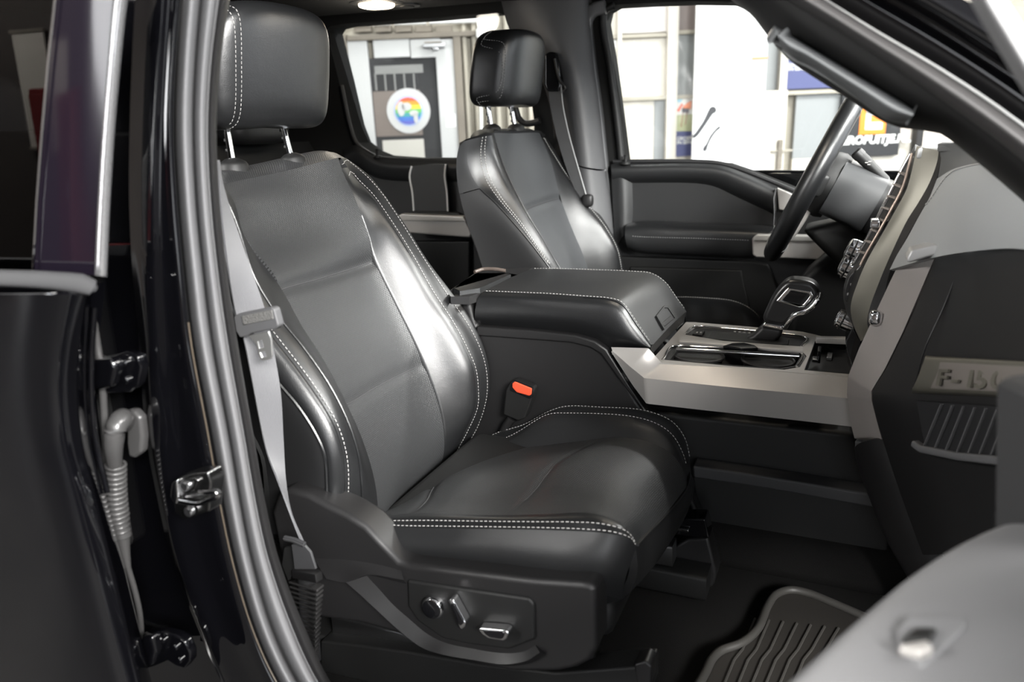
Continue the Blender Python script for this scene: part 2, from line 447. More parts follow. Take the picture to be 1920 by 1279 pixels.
slab('wall_left', (-9.05, 0.8, 1.6), (.1, 13.2, 4.2), HALLW)
slab('wall_back', (-4.15, -5.85, 1.6), (9.7, .1, 4.2), HALLW)
LAMPM = mat('lamp_diffuser', (1, 1, 1), 0.5, emit=((1, .985, .95), 9.0))
for i, (x, y, z, sx, sy, wt, aim) in enumerate(ADDED_LAMPS):
    where = ['flood lamp hung beside the open passenger doorway', 'flood lamp hung beside the rear door', 'long lamp hung in front of the windscreen', 'long lamp hung over the glazed door', 'long lamp hung over the white board', 'long lamp hung over the orange sign', 'long lamp hung over the notice board'][i]
    t = thing('added_hall_lamp', 'added unseen fluorescent ' + where, 'lamp', (x, y, z), 'added hall lamps')
    d = np.array([0, 0, -1.0]) if aim is None else np.array(aim) - (x, y, z); d = d / np.linalg.norm(d)
    hx = np.array([1.0, 0, 0]) if aim is None else np.cross(d, (0, 0, 1)); hx = hx / np.linalg.norm(hx); hy = np.cross(-d, hx)
    Rm = np.stack([hx, hy, -d], 1); c = np.array([x, y, z])
    box('housing', c - d*.08, (sx + .06, sy + .06, .06), WHITE, t, bevel=.005, rot=Rm)
    box('diffuser', c - d*.035, (sx, sy, .03), LAMPM, t, bevel=.004, rot=Rm)
    for sgn in (-1, 1):
        q = c - d*.1 + hx*sgn*sx*.35
        tube('hanging_rod', [q, (q[0], q[1], 3.6)], .006, STEEL, t, k=6, up=(.9, .1, .3))
    ld = bpy.data.lights.new('added_lamp_light', 'AREA'); ld.shape = 'RECTANGLE'; ld.size = sx; ld.size_y = sy; ld.energy = wt; ld.color = (1, .985, .955)
    lo = bpy.data.objects.new('lamp_light', ld); COL.objects.link(lo); lo.parent = t
    mm = Matrix.Identity(4)
    for a in range(3):
        mm[a][0] = hx[a]; mm[a][1] = hy[a]; mm[a][2] = -d[a]; mm[a][3] = d[a]*-.015
    lo.matrix_local = mm

# wall opposite, seen through the truck's windows; its own upright leans a little against the truck
_u = -np.array([190.0, 4560.0, FPX]); _u /= np.linalg.norm(_u); WUP = ROT.T @ _u
_f = ROT.T @ np.array([0, 0, 1.0]); WN = _f - (_f @ WUP) * WUP; WN /= np.linalg.norm(WN)
WRT = np.cross(WN, WUP); WDIST = 6.6
def WP(px, py, off=0.0):
    d = ray(px, py); t = (WDIST - off) / (d @ WN)
    return CAM + t * d
def wplate(name, x0, y0, x1, y1, off, th, M, parent, bevel=0.004, skew=True):
    """a rectangle on the wall by its corners; upright and level in the wall's own frame"""
    ym = min(max((y0 + y1) / 2, 60), 230)        # widths are read where the piece shows in the windows
    a = WP(x0, ym, off); r = (WP(x1, ym, off) - a) @ WRT; ua = (WP((x0 + x1)/2, y0, off) - a) @ WUP; ub = (WP((x0 + x1)/2, y1, off) - a) @ WUP
    q = [a + WUP*ua, a + WRT*r + WUP*ua, a + WRT*r + WUP*ub, a + WUP*ub]
    return prism(name, q, WN * th, M, parent, bevel=bevel)
def wdisc(name, px, py, rpx, off, th, M, parent, rin=None, k=40):
    c = WP(px, py, off); r = rpx * WDIST / FPX
    q = [c + (WRT*math.cos(2*math.pi*i/k) + WUP*math.sin(2*math.pi*i/k)) * r for i in range(k)]
    return prism(name, q, WN * th, M, parent, bevel=0)
CREAM = mat('cream_cladding', (0.40, 0.37, 0.31), 0.6, var=(1.5, (0.33, 0.30, 0.25), .25))
DOORW = mat('white_door_enamel', (0.50, 0.50, 0.50), 0.5)
BEIGE = mat('weathered_beam', (0.23, 0.20, 0.165), 0.7, var=(3, (0.16, 0.14, 0.115), .25))
PANELW = mat('pale_panel', (0.60, 0.56, 0.50), 0.5); PANELG = mat('grey_panel', (0.27, 0.28, 0.285), 0.5)
PANELB = mat('brown_grey_panel', (0.22, 0.18, 0.17), 0.5); PANELM = mat('mauve_panel', (0.66, 0.62, 0.61), 0.5)
DGLASS = mat('dark_door_glass', (0.05, 0.05, 0.052), 0.08); NAVY = mat('navy_print', (0.07, 0.08, 0.20), 0.5)
c0 = WP(960, 260, -.06)
wl = struct(prism('wall_front', [c0 + WRT*a + WUP*b for a, b in ((-5, -2.6), (6, -2.6), (6, 2.6), (-5, 2.6))], WN * .1, CREAM, None, bevel=0))
# corrugated cladding ribs
k = 0
for x in [600, 618, 634, 650] + [876, 894, 914, 934, 954, 974, 994, 1014, 1034]:
    q = wplate('cladding_rib', x - 4.5, -60, x + 4.5, 420, 0.02, .08, CREAM, wl, bevel=.012)
t = thing('glazed_door', 'white door with dark glass pane and round rainbow sticker', 'door', WP(765, 430))
def wp(n, a, b, c, d, off, th, M, par=None, **k): return wplate(n, a, b, c, d, off, th, M, par or t, **k)
wp('door_frame', 654, 64, 664, 420, .05, .1, BEIGE); wp('door_frame', 858, 64, 872, 420, .05, .1, BEIGE)
wp('lintel', 650, 62, 893, 72, .06, .1, BEIGE)
wp('stile', 665, 73, 701, 420, .03, .06, DOORW); wp('stile', 825, 73, 858, 420, .03, .06, DOORW)
wp('header_rail', 700, 73, 768, 108, .031, .06, DOORW); wp('header_rail', 769.5, 73, 826, 108, .031, .06, DOORW)
gl = wp('glass_pane', 700, 107, 826, 420, .0, .03, DGLASS)
REFA = mat('reflected_daylight_print', (0.22, 0.22, 0.215), .3); REFB = mat('brown_blind', (0.17, 0.14, 0.125), .4)  # first colour paints a pale daylight reflection on the door glass
wp('reflected_band', 702, 122, 793, 138, .004, .004, REFA, gl, bevel=0)
for i in range(5): wp('reflected_bar', 703 + i*18, 138, 706 + i*18, 170, .004, .004, REFA, gl, bevel=0)
wp('blind', 702, 170, 790, 255, .004, .004, REFB, gl, bevel=0)
wp('sill_board', 714, 262, 792, 300, .004, .004, mat('pale_sill', (.5, .48, .44), .5), gl, bevel=0)
st = wdisc('sticker', 766, 208, 39, .012, .008, DOORW, t)
wdisc('sticker_ring', 766, 208, 26.5, .015, .004, mat('pale_blue_print', (.38, .45, .68), .5), st)
RB = [(.75, .10, .05), (.80, .28, .03), (.80, .55, .05), (.15, .45, .12), (.06, .30, .32), (.06, .16, .50), (.10, .12, .45)]
cc = WP(766, 208, .019); rr = 23.5 * WDIST / FPX
for i, c in enumerate(RB):
    z1 = rr * (1 - 2*i/7); z0 = rr * (1 - 2*(i+1)/7)
    q = []
    for s in np.linspace(z1, z0, 6): q.append(cc + WRT*math.sqrt(max(rr*rr - s*s, 0)) + WUP*s)
    for s in np.linspace(z0, z1, 6): q.append(cc - WRT*math.sqrt(max(rr*rr - s*s, 0)) + WUP*s)
    if i == 0: q = q[:-1]
    if i == 6: q = q[:5] + q[6:]
    prism('colour_band', q, WN * .003, mat('rainbow_%d' % i, c, .5), st, bevel=0)
for (x, y, a, b) in ((752, 204, 7, 13), (762, 200, 9, 7), (776, 212, 8, 5), (780, 222, 4, 9)):
    c = WP(x, y, .023); q = [c + WRT*a*WDIST/FPX*math.cos(v) + WUP*b*WDIST/FPX*math.sin(v) for v in np.linspace(0, 2*math.pi, 16, endpoint=False)]
    prism('white_mark', q, WN * .003, DOORW, st, bevel=0)
cl = wp('door_closer', 793, 81, 834, 89, .10, .06, STEEL)
wp('closer_arm', 795, 78, 828, 80.5, .11, .01, BEIGE, cl); wp('closer_pivot', 812, 89, 822, 94, .10, .05, STEEL, cl)
wp('notice', 836, 214, 855, 238, .034, .003, WHITE)
for i, (a, b, c, d, nm) in enumerate(((640, 46, 733, 43, 'left'), (739, 43, 799, 41.5, 'middle'), (805, 41, 893, 38.5, 'right'))):
    tt = thing('conduit_pipe', 'white pipe above the glazed door, %s one of three in line' % nm, 'pipe', WP((a + c)/2, b, .12), 'white pipes above the door')
    tube('pipe', [WP(a, b, .12), WP(c, d, .12)], .017, WHITE, tt); 
    for x in (a + 3, c - 3): tube('pipe_clip', [WP(x, b - 6, .12), WP(x, b + 6, .12)], .006, BEIGE, tt, k=6)
for i in range(5): wplate('lintel_box', 665 + i*38, 48, 696 + i*38, 60, .03, .08, BEIGE, wl)
tt = thing('downpipe', 'thin pale vertical pipe on the cream cladding', 'pipe', WP(905, 320, .08))
tube('pipe', [WP(896, -20, .08), WP(900, 100, .08), WP(906, 420, .08)], .013, WHITE, tt)
box('pipe_bracket', WP(902, 62, .08), (.06, .05, .06), WHITE, tt)
# panelled front seen through the driver's window
pw = thing('panel_wall', 'pale panelled wall with beige battens behind the driver window', 'wall panel', WP(1250, 420))
t = pw
for (a, b, c, d, M) in ((1100, -60, 1162, 66, PANELW), (1166, -60, 1250, 61, PANELM), (1100, 72, 1162, 184, PANELW), (1166, 72, 1250, 181, PANELW), (1100, 190, 1162, 420, PANELW), (1166, 188, 1226, 420, PANELW), (1226, 188, 1250, 420, PANELG),
                       (1270, -60, 1304, 56, PANELB), (1268, 64, 1304, 178, PANELG), (1262, 186, 1304, 420, PANELW), (1430, -60, 1462, 174, PANELG), (1490, 172, 1586, 296, PANELG), (1470, -60, 1800, 104, PANELW),
                       (1586, 60, 1900, 420, PANELW), (1490, 296, 1586, 420, PANELW)):
    wp('panel', a, b, c, d, .0, .05, M)
for (a, b, c, d) in ((1100, 64, 1252, 72), (1100, 182, 1252, 190), (1264, 56, 1306, 64), (1262, 178, 1304, 186), (1474, 164, 1800, 172)): wp('batten', a, b, c, d, .05, .08, CREAM)
for (a, c) in ((1158, 1166), (1250, 1270), (1460, 1474)): wp('post', a, -60, c, 420, .07, .1, PANELW)
def poster(label, x0, y0, x1, ypic, y1, words, picture):
    p = thing('poster', label, 'poster', WP((x0 + x1)/2, y1, .02), 'posters on the panelled wall')
    wplate('sheet', x0, y0, x1, y1, .03, .01, WHITE, p, bevel=0)
    wplate('text_field', x0, ypic, x1, y1, .033, .004, NAVY, p, bevel=0)
    wplate('rose_bar', x0 + 2, ypic + 10, x0 + 4.5, ypic + 34, .036, .003, mat('rose_print', (.7, .35, .35), .5), p, bevel=0)
    for i, s in enumerate(words): lettering('lettering', s, WP(x0 + 6, ypic + 17 + i*7.5, .036), WRT, WUP, 8.6*WDIST/FPX, .002, WHITE, p, bold=.02)
    for i, (kind, pts, colr) in enumerate(picture):
        prism(kind, [WP(a, b, .036 + .001*i) for a, b in pts], WN*.002, mat('print_%s_%d' % (kind, int(colr[0]*100)), colr, .5), p, bevel=0)
grass = (.45, .47, .28)
poster('portrait poster of runners on grass beside the white board', 1263, 183, 1299, 246, 293, ['GROEPSU', 'IN EEN'], [
    ('sky', [(1264, 184), (1282, 184), (1276, 192), (1264, 191)], (.35, .65, .80)), ('grass', [(1263, 216), (1299, 214), (1299, 246), (1263, 246)], grass),
    ('runner', [(1281, 200), (1290, 192), (1297, 188), (1296, 204), (1280, 206)], (.85, .25, .10)), ('shorts', [(1279, 203), (1292, 203), (1291, 211), (1279, 211)], (.05, .05, .07)),
    ('leg', [(1280, 211), (1282, 211), (1278, 238), (1276, 238)], (.35, .2, .13)), ('leg', [(1287, 211), (1289, 211), (1286, 234), (1284, 234)], (.35, .2, .13)),
    ('second_runner', [(1269, 207), (1278, 194), (1281, 196), (1273, 210)], (.80, .18, .12))])
poster('poster partly hidden behind the driver door window frame', 1118, 76, 1161, 130, 181, ['UITJE', 'DAG'], [
    ('figure', [(1140, 86), (1150, 80), (1155, 92), (1156, 110), (1150, 124), (1138, 120)], (.75, .68, .55)), ('figure', [(1138, 74), (1150, 73), (1146, 82), (1139, 84)], (.4, .3, .2)), ('figure', [(1146, 116), (1160, 114), (1160, 130), (1148, 129)], (.4, .3, .2))])
poster('wide poster with navy lower half beside the grab handle', 1472, 60, 1600, 108, 165, ['GROEPSUITJE', 'IN EEN DAG'], [])
t = thing('white_board', 'tall blank white board with painted shadow strokes', 'board', WP(1366, 420, .3))
wp('sheet', 1301, -60, 1434, 420, .26, .03, mat('bright_white_board', (.92, .92, .92), .6))
SHADE = mat('painted_shadow', (.04, .04, .045), .6)  # dark strokes paint a shadow lying on the board
for pts in ([(1298, 255), (1303, 250), (1310, 240), (1318, 228), (1326, 212), (1331, 202), (1337, 199), (1343, 203), (1343, 210), (1337, 214), (1330, 224), (1322, 236), (1315, 246), (1308, 255), (1300, 260)],
            [(1346, 238), (1350, 236), (1351, 240), (1344, 246), (1335, 258), (1328, 272), (1324, 283), (1319, 284), (1318, 278), (1324, 270), (1332, 254)]):
    prism('shadow_stroke', [WP(a, b, .263) for a, b in pts], WN*.003, SHADE, t, bevel=0, round_=40)
wp('hinge', 1411, 106, 1440, 111, .28, .02, mat('rusty_hinge', (.6, .3, .15), .6))
t = thing('low_cabinet_door', 'cream cupboard door with brass latch beside the white board', 'cabinet', WP(1458, 420, .1))
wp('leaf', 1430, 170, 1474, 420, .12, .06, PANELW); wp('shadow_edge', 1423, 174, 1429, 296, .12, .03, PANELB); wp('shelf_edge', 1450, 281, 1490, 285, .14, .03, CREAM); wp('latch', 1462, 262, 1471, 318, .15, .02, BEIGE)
t = thing('company_sign', 'black square sign with orange logo and white lettering', 'sign', WP(1635, 300, .05))
wp('board', 1576, 150, 1692, 293, .05, .02, mat('black_sign', (.02, .02, .022), .5))
OR = mat('orange_print', (.85, .24, .02), .5)
lg = wp('logo_square', 1614, 165, 1664, 252, .056, .005, OR, bevel=.01)
for r_ in ((1625, 176, 1634, 243), (1625, 176, 1655, 190), (1625, 203, 1650, 215), (1625, 229, 1655, 243)): wp('logo_letter', *r_, .060, .004, WHITE, lg, bevel=0)
lettering('lettering', 'EROPUITJE.NL', WP(1578, 271, .058), WRT, WUP, 20*WDIST/FPX, .003, WHITE, t, bold=.045, shear=.12, space=1.0)
t = thing('dark_post', 'dark narrow post beyond the windscreen right of the sign', 'post', WP(1728, 420, .1))
wp('post', 1722, 120, 1735, 420, .1, .08, PLASTIC_D); wp('post_cap', 1720, 112, 1737, 120, .11, .1, PLASTIC_D)
t = thing('red_cabinet', 'narrow red steel workshop cabinet against the hall wall', 'cabinet', (-6.34, -5.55, GROUND))
REDC = mat('red_enamel', (.16, .02, .02), .35)
box('body', (-6.34, -5.6, .45), (.42, .36, 1.8), REDC, t, bevel=.02); box('door', (-6.34, -5.41, .45), (.38, .02, 1.7), REDC, t, bevel=.006); box('door_handle', (-6.2, -5.39, .5), (.02, .02, .16), STEEL, t)
t = thing('notice_board', 'white rectangular notice board on the hall wall behind', 'board', (-6.88, -5.78, .9))
box('sheet', (-6.88, -5.77, 1.35), (.40, .02, 1.0), PANELW, t, bevel=.004)
for z_ in (.84, 1.86): box('frame_bar', (-6.88, -5.765, z_), (.44, .03, .03), BEIGE, t)
TUBEM = mat('added_led_panel', (1, 1, 1), 0.5, emit=((.97, .98, 1), 12.0))  # added glowing panels, unseen, for bright streaks on pillar and chrome
t = thing('added_light_wall', 'added unseen wall of two upright light panels for reflections', 'lamp', (-5.25, -5.72, -.33))
for i in range(2):
    x_ = -5.46 + i*.42
    lp = box('light_panel', (x_, -5.66, 1.1), (.37, .04, 2.8), TUBEM, t, bevel=.01)
    box('panel_frame', (x_, -5.71, 1.1), (.395, .05, 2.86), WHITE, t, bevel=.004)

# ------------------------------------------------------------------ truck body: pillars, roof, floor
body = thing('truck_body', 'black pickup cab body with pillars, roof lining and carpeted floor', 'truck', (-.6, 0, GROUND))
def lerp(a, b, t): return [(p[0]*(1-t) + q[0]*t, p[1]*(1-t) + q[1]*t) for p, q in zip(a, b)]
ys = [-120, 0, 120, 240, 380, 520, 640, 820, 940, 1050, 1179, 1279, 1380]
WLx = [352, 340, 331, 327, 334, 347, 361, 396, 417, 440, 477, 522, 590]
WGx = [390, 376, 366, 362, 368, 382, 397, 430, 450, 472, 510, 558, 630]
WRx = [448, 428, 411, 404, 410, 425, 443, 474, 495, 521, 570, 617, 690]
WLp = list(zip(WLx, ys)); WGp = list(zip(WGx, ys)); WRp = list(zip(WRx, ys))
SW = Surf([PP(WLp, -.868), PP(lerp(WLp, WGp, .12), -.884), PP(lerp(WLp, WGp, .55), -.893), PP(lerp(WLp, WGp, .92), -.880), PP(WGp, -.868), PP(lerp(WGp, WRp, .12), -.878), PP(lerp(WGp, WRp, .35), -.882), PP(lerp(WGp, WRp, .52), -.876), PP(lerp(WGp, WRp, .62), -.866), PP(lerp(WGp, WRp, .80), -.868), PP(WRp, -.856), PP([(a - 2, b) for a, b in WRp], -.82), PP([(a - 40, b) for a, b in WRp], -.78)])
ws = SW.patch('door_seal', RUBBER, body, 0, 4, 0, 1, 22, 90, rim=.006, label='grey rubber bulb seal round the door opening')
SW.patch('seal_lip', RUBBER, ws, 4, 8.2, 0, 1, 18, 90, rim=.004)
SW.patch('pillar_trim', PLASTIC, body, 8.2, 12, 0, 1, 14, 60, rim=.004)
P1x = [306, 300, 292, 285, 280, 279, 282, 290, 308, 333, 381, 425, 480]
P1 = list(zip(P1x, ys)); P0 = [(a - d, b) for (a, b), d in zip(P1, [48, 47, 45, 42, 38, 30, 22, 16, 12, 11, 10, 10, 10])]
SP = Surf([PP(P0, -.893), PP(lerp(P0, P1, .6), -.9025), PP(lerp(P0, P1, .88), -.9053), PP(P1, -.9055), PP(lerp(P1, WLp, .12), -.9053), PP(lerp(P1, WLp, .42), -.9009), PP(lerp(P1, WLp, .62), -.9003), PP(lerp(P1, WLp, .8), -.9005), PP(lerp(P1, WLp, .92), -.898), PP(WLp, -.886)])
pil = SP.patch('b_pillar', PAINT, body, 0, 9, 0, 1, 54, 90, rim=.004, label='gloss black painted door pillar')
tube('sealer_bead', SP.line([(8.2, .42), (8.25, .99)], 60, .0005), .0008, mat('brown_sealer', (.07, .055, .04), .4), pil, k=6)
prism('pillar_core', PP([(140, -160), (300, -160), (285, 600), (340, 1000), (500, 1420), (120, 1420), (120, 700)], -.855), (0, .05, 0), PAINT, body, bevel=0)
# latch striker
sk = thing('door_striker', 'chrome door latch striker bolted to the black pillar', 'striker', P(355, 975, -.90))
plate('plate', [(323, 905), (331, 898), (359, 888), (389, 885), (396, 906), (392, 960), (377, 964), (345, 977), (327, 961), (325, 930)], -.925, .02, DSTEEL, sk, bevel=.002, seg=3)
plate('raised_rib', [(338, 905), (352, 897), (366, 896), (372, 902), (364, 920), (356, 924), (346, 922)], -.929, .006, DSTEEL, sk, bevel=.0015)
plate('foot', [(322, 905), (332, 900), (334, 935), (330, 948), (318, 934), (320, 915)], -.93, .008, CHROME, sk, bevel=.002)
tube('loop', cr(PP([(338, 941, -.93), (355, 944, -.934), (371, 945, -.938), (390, 938, -.944), (408, 929, -.948), (410, 924, -.948), (402, 922, -.946), (388, 924, -.942), (376, 922, -.936)]), 50), .0028, CHROME, sk, k=10)
for a, b in ((349, 911), (355, 959)):
    bo = lathe('bolt', P(a, b, -.93), (0, -1, 0), [(-.003, .0052), (.002, .0052), (.003, .0042), (.003, .001)], STEEL, sk, k=20)
    lathe('socket', P(a, b, -.9335), (0, -1, 0), [(-.002, .0018), (.0005, .0018)], PLASTIC_D, bo, k=6)
# roof, far side frame, floor
YF = .76
box('headliner', (-1.15, -.07, 1.345), (2.5, 1.34, .08), FABRIC, body, bevel=.02)
box('roof_skin', (-1.15, 0, 1.46), (2.6, 1.75, .05), PAINT, body, bevel=.02)
hole_r = [(612, 60), (618, 50), (640, 45), (720, 39), (800, 34), (880, 27), (930, 22), (952, 30), (966, 46), (975, 70), (988, 130), (1002, 230), (1000, 290), (850, 298), (770, 298), (712, 294), (690, 285), (668, 268), (655, 235), (635, 150)]
hole_f = [(1129, 40), (1134, 18), (1150, 9), (1220, 5), (1300, 2), (1372, 3), (1396, 10), (1424, 28), (1480, 70), (1620, 150), (1760, 222), (1930, 330), (1940, 545), (1700, 452), (1560, 385), (1480, 352), (1420, 328), (1365, 309), (1300, 304), (1167, 302), (1158, 230), (1143, 120)]
plate('far_side_frame', [(300, -70), (700, -80), (1500, -110), (1640, 40), (2060, 280), (2060, 640), (1500, 640), (300, 640)], YF, .09, FABRIC, body, bevel=.0, holes=[hole_r, hole_f])
FLOORZ = .2
box('cab_floor', (-.75, 0, FLOORZ - .03), (2.6, 1.62, .06), CARPET, body, bevel=0)
box('tunnel_carpet', (-.6, .02, FLOORZ + .04), (2.2, .34, .10), CARPET, body, bevel=.03)
toe = Surf([[(.10, y, FLOORZ), (.30, y, FLOORZ + .03), (.46, y, FLOORZ + .22), (.50, y, FLOORZ + .60)] for y in (-.8, 0, .8)])
toe.patch('toe_board', CARPET, body, 0, 2, 0, 1, 6, 20, rim=.02)
box('sill_plate', (-.35, -.82, FLOORZ - .01), (1.6, .16, .06), PLASTIC_D, body, bevel=.01)
box('rear_bulkhead', (-2.05, 0, .80), (.06, 1.6, 1.2), FABRIC, body, bevel=.01)
box('outer_sill', (-.35, -.93, FLOORZ - .10), (1.9, .06, .16), PAINT, body, bevel=.02)
# far centre pillar trim with its seal
cpl = PP([(960, -10, .70), (985, 70, .70), (1020, 110, .70), (1052, 185, .70), (1066, 300, .70), (1078, 420, .70), (1084, 520, .70)])
cpm = PP([(1030, -10, .67), (1050, 70, .66), (1068, 120, .66), (1082, 190, .665), (1096, 300, .665), (1108, 420, .665), (1118, 520, .665)])
cpr = PP([(1094, -10, .70), (1097, 40, .70), (1104, 110, .70), (1116, 200, .70), (1128, 310, .70), (1141, 420, .70), (1150, 520, .70)])
SCP = Surf([[p + np.array([-.06, .06, 0]) for p in cr(cpl, 12)], cpl, cpm, cpr, [p + np.array([.004, .06, 0]) for p in cr(cpr, 12)]])
SCP.patch('far_pillar_trim', PLASTIC_G, body, 0, 4, 0, .60, 24, 50, rim=.004, label='grey moulded trim of the far centre pillar')
SCP.patch('far_pillar_lower_trim', PLASTIC_G, body, 0, 4, .606, 1, 24, 30, rim=.004)
fs = PP([(1135, 13), (1112, 20), (1100, 36), (1098, 62), (1107, 140), (1121, 250), (1131, 350), (1139, 450), (1143, 510)], .735)
sweep('far_door_seal', cr(fs, 60), rrect(.018, .012, .008), RUBBER, body, up=(0, 1, 0))
# lamp in the roof lining
dl = thing('dome_lamp', 'lit dome lamp in the black roof lining', 'lamp', P(705, 8, Z=1.31))
c = P(706, 8, Z=1.302)
lathe('bezel', c + np.array([0, 0, .006]), (0, 0, -1), [(-.004, .07), (.004, .07), (.006, .06)], PLASTIC_D, dl, k=28)
superell('lens', c, (.046, .040, .010), .5, .8, mat('warm_lens', (1, .9, .75), .4, emit=((1, .82, .58), 14)), dl, 10, 24)
def bulb(parent, pos, watts, r=.04):
    ld = bpy.data.lights.new('bulb_light', 'POINT'); ld.energy = watts; ld.color = (1, .92, .80); ld.shadow_soft_size = r
    lo = bpy.data.objects.new('bulb_light', ld); COL.objects.link(lo); lo.parent = parent; lo.location = Vector(pos) - parent.location
bulb(dl, c + np.array([0, 0, -.06]), 0.8)
mc = np.array([-.25, .0, 1.30])
ml = thing('assumed_map_lamp', 'assumed unseen lit reading lamp in the roof lining above the console', 'lamp', mc)  # unseen lamp, assumed from warm glow on the trim; brightens dash and console
box('lamp_console', mc + np.array([0, 0, .0]), (.16, .22, .03), PLASTIC, ml, bevel=.01)
for sg in (-1, 1): superell('lens', mc + np.array([0, sg*.06, -.016]), (.03, .025, .006), .5, .8, MATS['warm_lens'], ml, 8, 18)
bulb(ml, mc + np.array([0, -.06, -.07]), 0.9); bulb(ml, mc + np.array([0, .06, -.07]), 0.9)
c2 = P(763, 9, Z=1.304)
dv = thing('ceiling_switch', 'small dark round switch beside the dome lamp', 'switch', c2)
lathe('ring', c2, (0, 0, -1), [(-.004, .035), (.003, .035), (.004, .028)], PLASTIC, dv, k=24); lathe('button', c2, (0, 0, -1), [(-.004, .02), (.006, .02), (.007, .015)], PLASTIC_D, dv, k=20)
# near windscreen pillar with grab handle, seals and door frame
e0 = [(1020, -330), (1160, -200), (1300, -70), (1345, -25), (1373, 2), (1400, 17), (1425, 47), (1459, 90), (1484, 115), (1530, 146), (1583, 179), (1664, 231), (1698, 241), (1732, 244), (1766, 250), (1800, 276), (1860, 326), (1920, 378), (2010, 470), (2300, 800), (2600, 1160)]
e2 = [(1080, -330), (1220, -200), (1370, -70), (1476, 0), (1560, 52), (1640, 104), (1720, 158), (1800, 214), (1860, 258), (1920, 306), (2010, 385), (2300, 660), (2640, 1000)]
e3 = [(1140, -330), (1290, -200), (1440, -70), (1553, 0), (1650, 60), (1740, 112), (1840, 175), (1920, 232), (2010, 300), (2330, 560), (2680, 880)]
e4 = [(1220, -330), (1390, -200), (1560, -70), (1640, -20), (1730, 30), (1830, 92), (1920, 152), (2010, 215), (2360, 470), (2720, 760)]
e5 = [(1300, -330), (1490, -200), (1690, -70), (1740, -40), (1800, -6), (1870, 36), (1920, 70), (2010, 130), (2390, 390), (2760, 660)]
n_ = 60
E0, E2, E3, E4, E5 = [cr(np.array(e, float), n_) for e in (e0, e2, e3, e4, e5)]
def pe(E, Y): return PP([tuple(p) for p in E], Y)
SA = Surf([pe(E0, -.56), pe(E0, -.60), pe(E0*.75 + E2*.25, -.64), pe(E0*.3 + E2*.7, -.66), pe(E2, -.665)])
apl = SA.patch('windscreen_pillar_trim', PLASTIC_D, body, 0, 4, 0, 1, 18, 130, rim=.006)
SA2 = Surf([pe(E2, -.66), pe(E2*.85 + E3*.15, -.70), pe(E2*.5 + E3*.5, -.715), pe(E2*.15 + E3*.85, -.70), pe(E3, -.66)])
SA2.patch('windscreen_pillar_seal', mat('matte_pillar_seal', (.05, .048, .048), .55, spec=.3), body, 0, 4, 0, 1, 18, 60, rim=.006)
SA3 = Surf([pe(E3, -.69), pe(E3*.5 + E4*.5, -.705), pe(E4, -.70), pe(E4*.5 + E5*.5, -.735), pe(E5, -.72)])
SA3.patch('windscreen_pillar_panel', PAINT, body, 0, 4, 0, 1, 18, 40, rim=.004)
gh = thing('grab_handle', 'black moulded grab handle on the windscreen pillar', 'handle', P(1585, 160, -.66))
g_u = PP([(1452, 48), (1480, 66), (1501, 79), (1560, 114), (1630, 156), (1689, 191), (1716, 208)], -.672)
g_m = PP([(1458, 66), (1480, 84), (1508, 98), (1560, 130), (1625, 170), (1680, 204), (1712, 216)], -.690)
g_l = PP([(1466, 90), (1488, 108), (1513, 119), (1556, 146), (1612, 184), (1664, 220), (1704, 230)], -.668)
g_b = PP([(1466, 96), (1488, 114), (1513, 126), (1556, 152), (1612, 190), (1664, 226), (1704, 234)], -.64)
SG = Surf([[p + np.array([0, .02, 0]) for p in g_u], g_u, g_m, g_l, g_b]); SG.patch('grip', mat('soft_grip_plastic', (.10, .104, .107), .38), gh, 0, 4, 0, 1, 22, 50, rim=.012)
# windscreen
ws_pts = [[(-.25, y, 1.33), (.0, y, 1.20), (.45, y, .98)] for y in (-.62, 0, .72)]
SWS = Surf(ws_pts); wso = SWS.patch('windscreen', GLASS, body, 0, 2, 0, 1, 8, 8, rim=.004)

# ------------------------------------------------------------------ passenger seat
seat = thing('bucket_seat', 'black leather passenger seat in the foreground with perforated centre panels', 'seat', (-.45, -.4275, .2))

cL = PP([(414, 346), (439, 377), (453, 428), (478, 475), (527, 540), (564, 608), (611, 682), (650, 757), (681, 828), (702, 900), (708, 954), (700, 1010)], -.60)
crest = PP([(408, 352), (429, 387), (448, 436), (474, 516), (517, 588), (571, 656), (620, 728), (656, 804), (674, 872), (678, 936), (672, 1000)], -.655)
seamO = PP([(402, 372), (425, 440), (447, 520), (480, 590), (512, 632), (580, 721), (623, 789), (641, 840), (647, 886), (645, 947), (640, 1000)], -.685)
sideB = PP([(396, 420), (420, 530), (455, 620), (490, 678), (526, 721), (562, 764), (594, 815), (609, 852), (613, 900), (613, 950), (610, 1000)], -.70)
cR = PP([(634, 296), (646, 330), (666, 373), (689, 444), (701, 487), (740, 569), (775, 640), (805, 710), (825, 770), (833, 820), (830, 862), (815, 900)], -.27)
cM = mid(cL, cR, 16, (-.014, 0, -.004))
insR = PP([(640, 297), (668, 336), (697, 366), (722, 402), (770, 478), (806, 543), (846, 605), (872, 654), (888, 692), (893, 732), (892, 764), (872, 812), (845, 862)], -.215)
stR = PP([(645, 297), (678, 325), (708, 356), (739, 400), (800, 498), (840, 560), (880, 620), (902, 668), (910, 706), (909, 748), (893, 800), (860, 855)], -.185)
silR = PP([(648, 297), (690, 328), (720, 366), (760, 423), (800, 487), (843, 543), (885, 602), (909, 656), (918, 703), (914, 750), (897, 800), (866, 850)], -.168)
sideA = off(sideB, (-.11, .012, -.03)); rearR = off(silR, (-.10, -.015, -.03))
SB = Surf([sideA, sideB, seamO, crest, cL, cM, cR, insR, stR, silR, rearR])
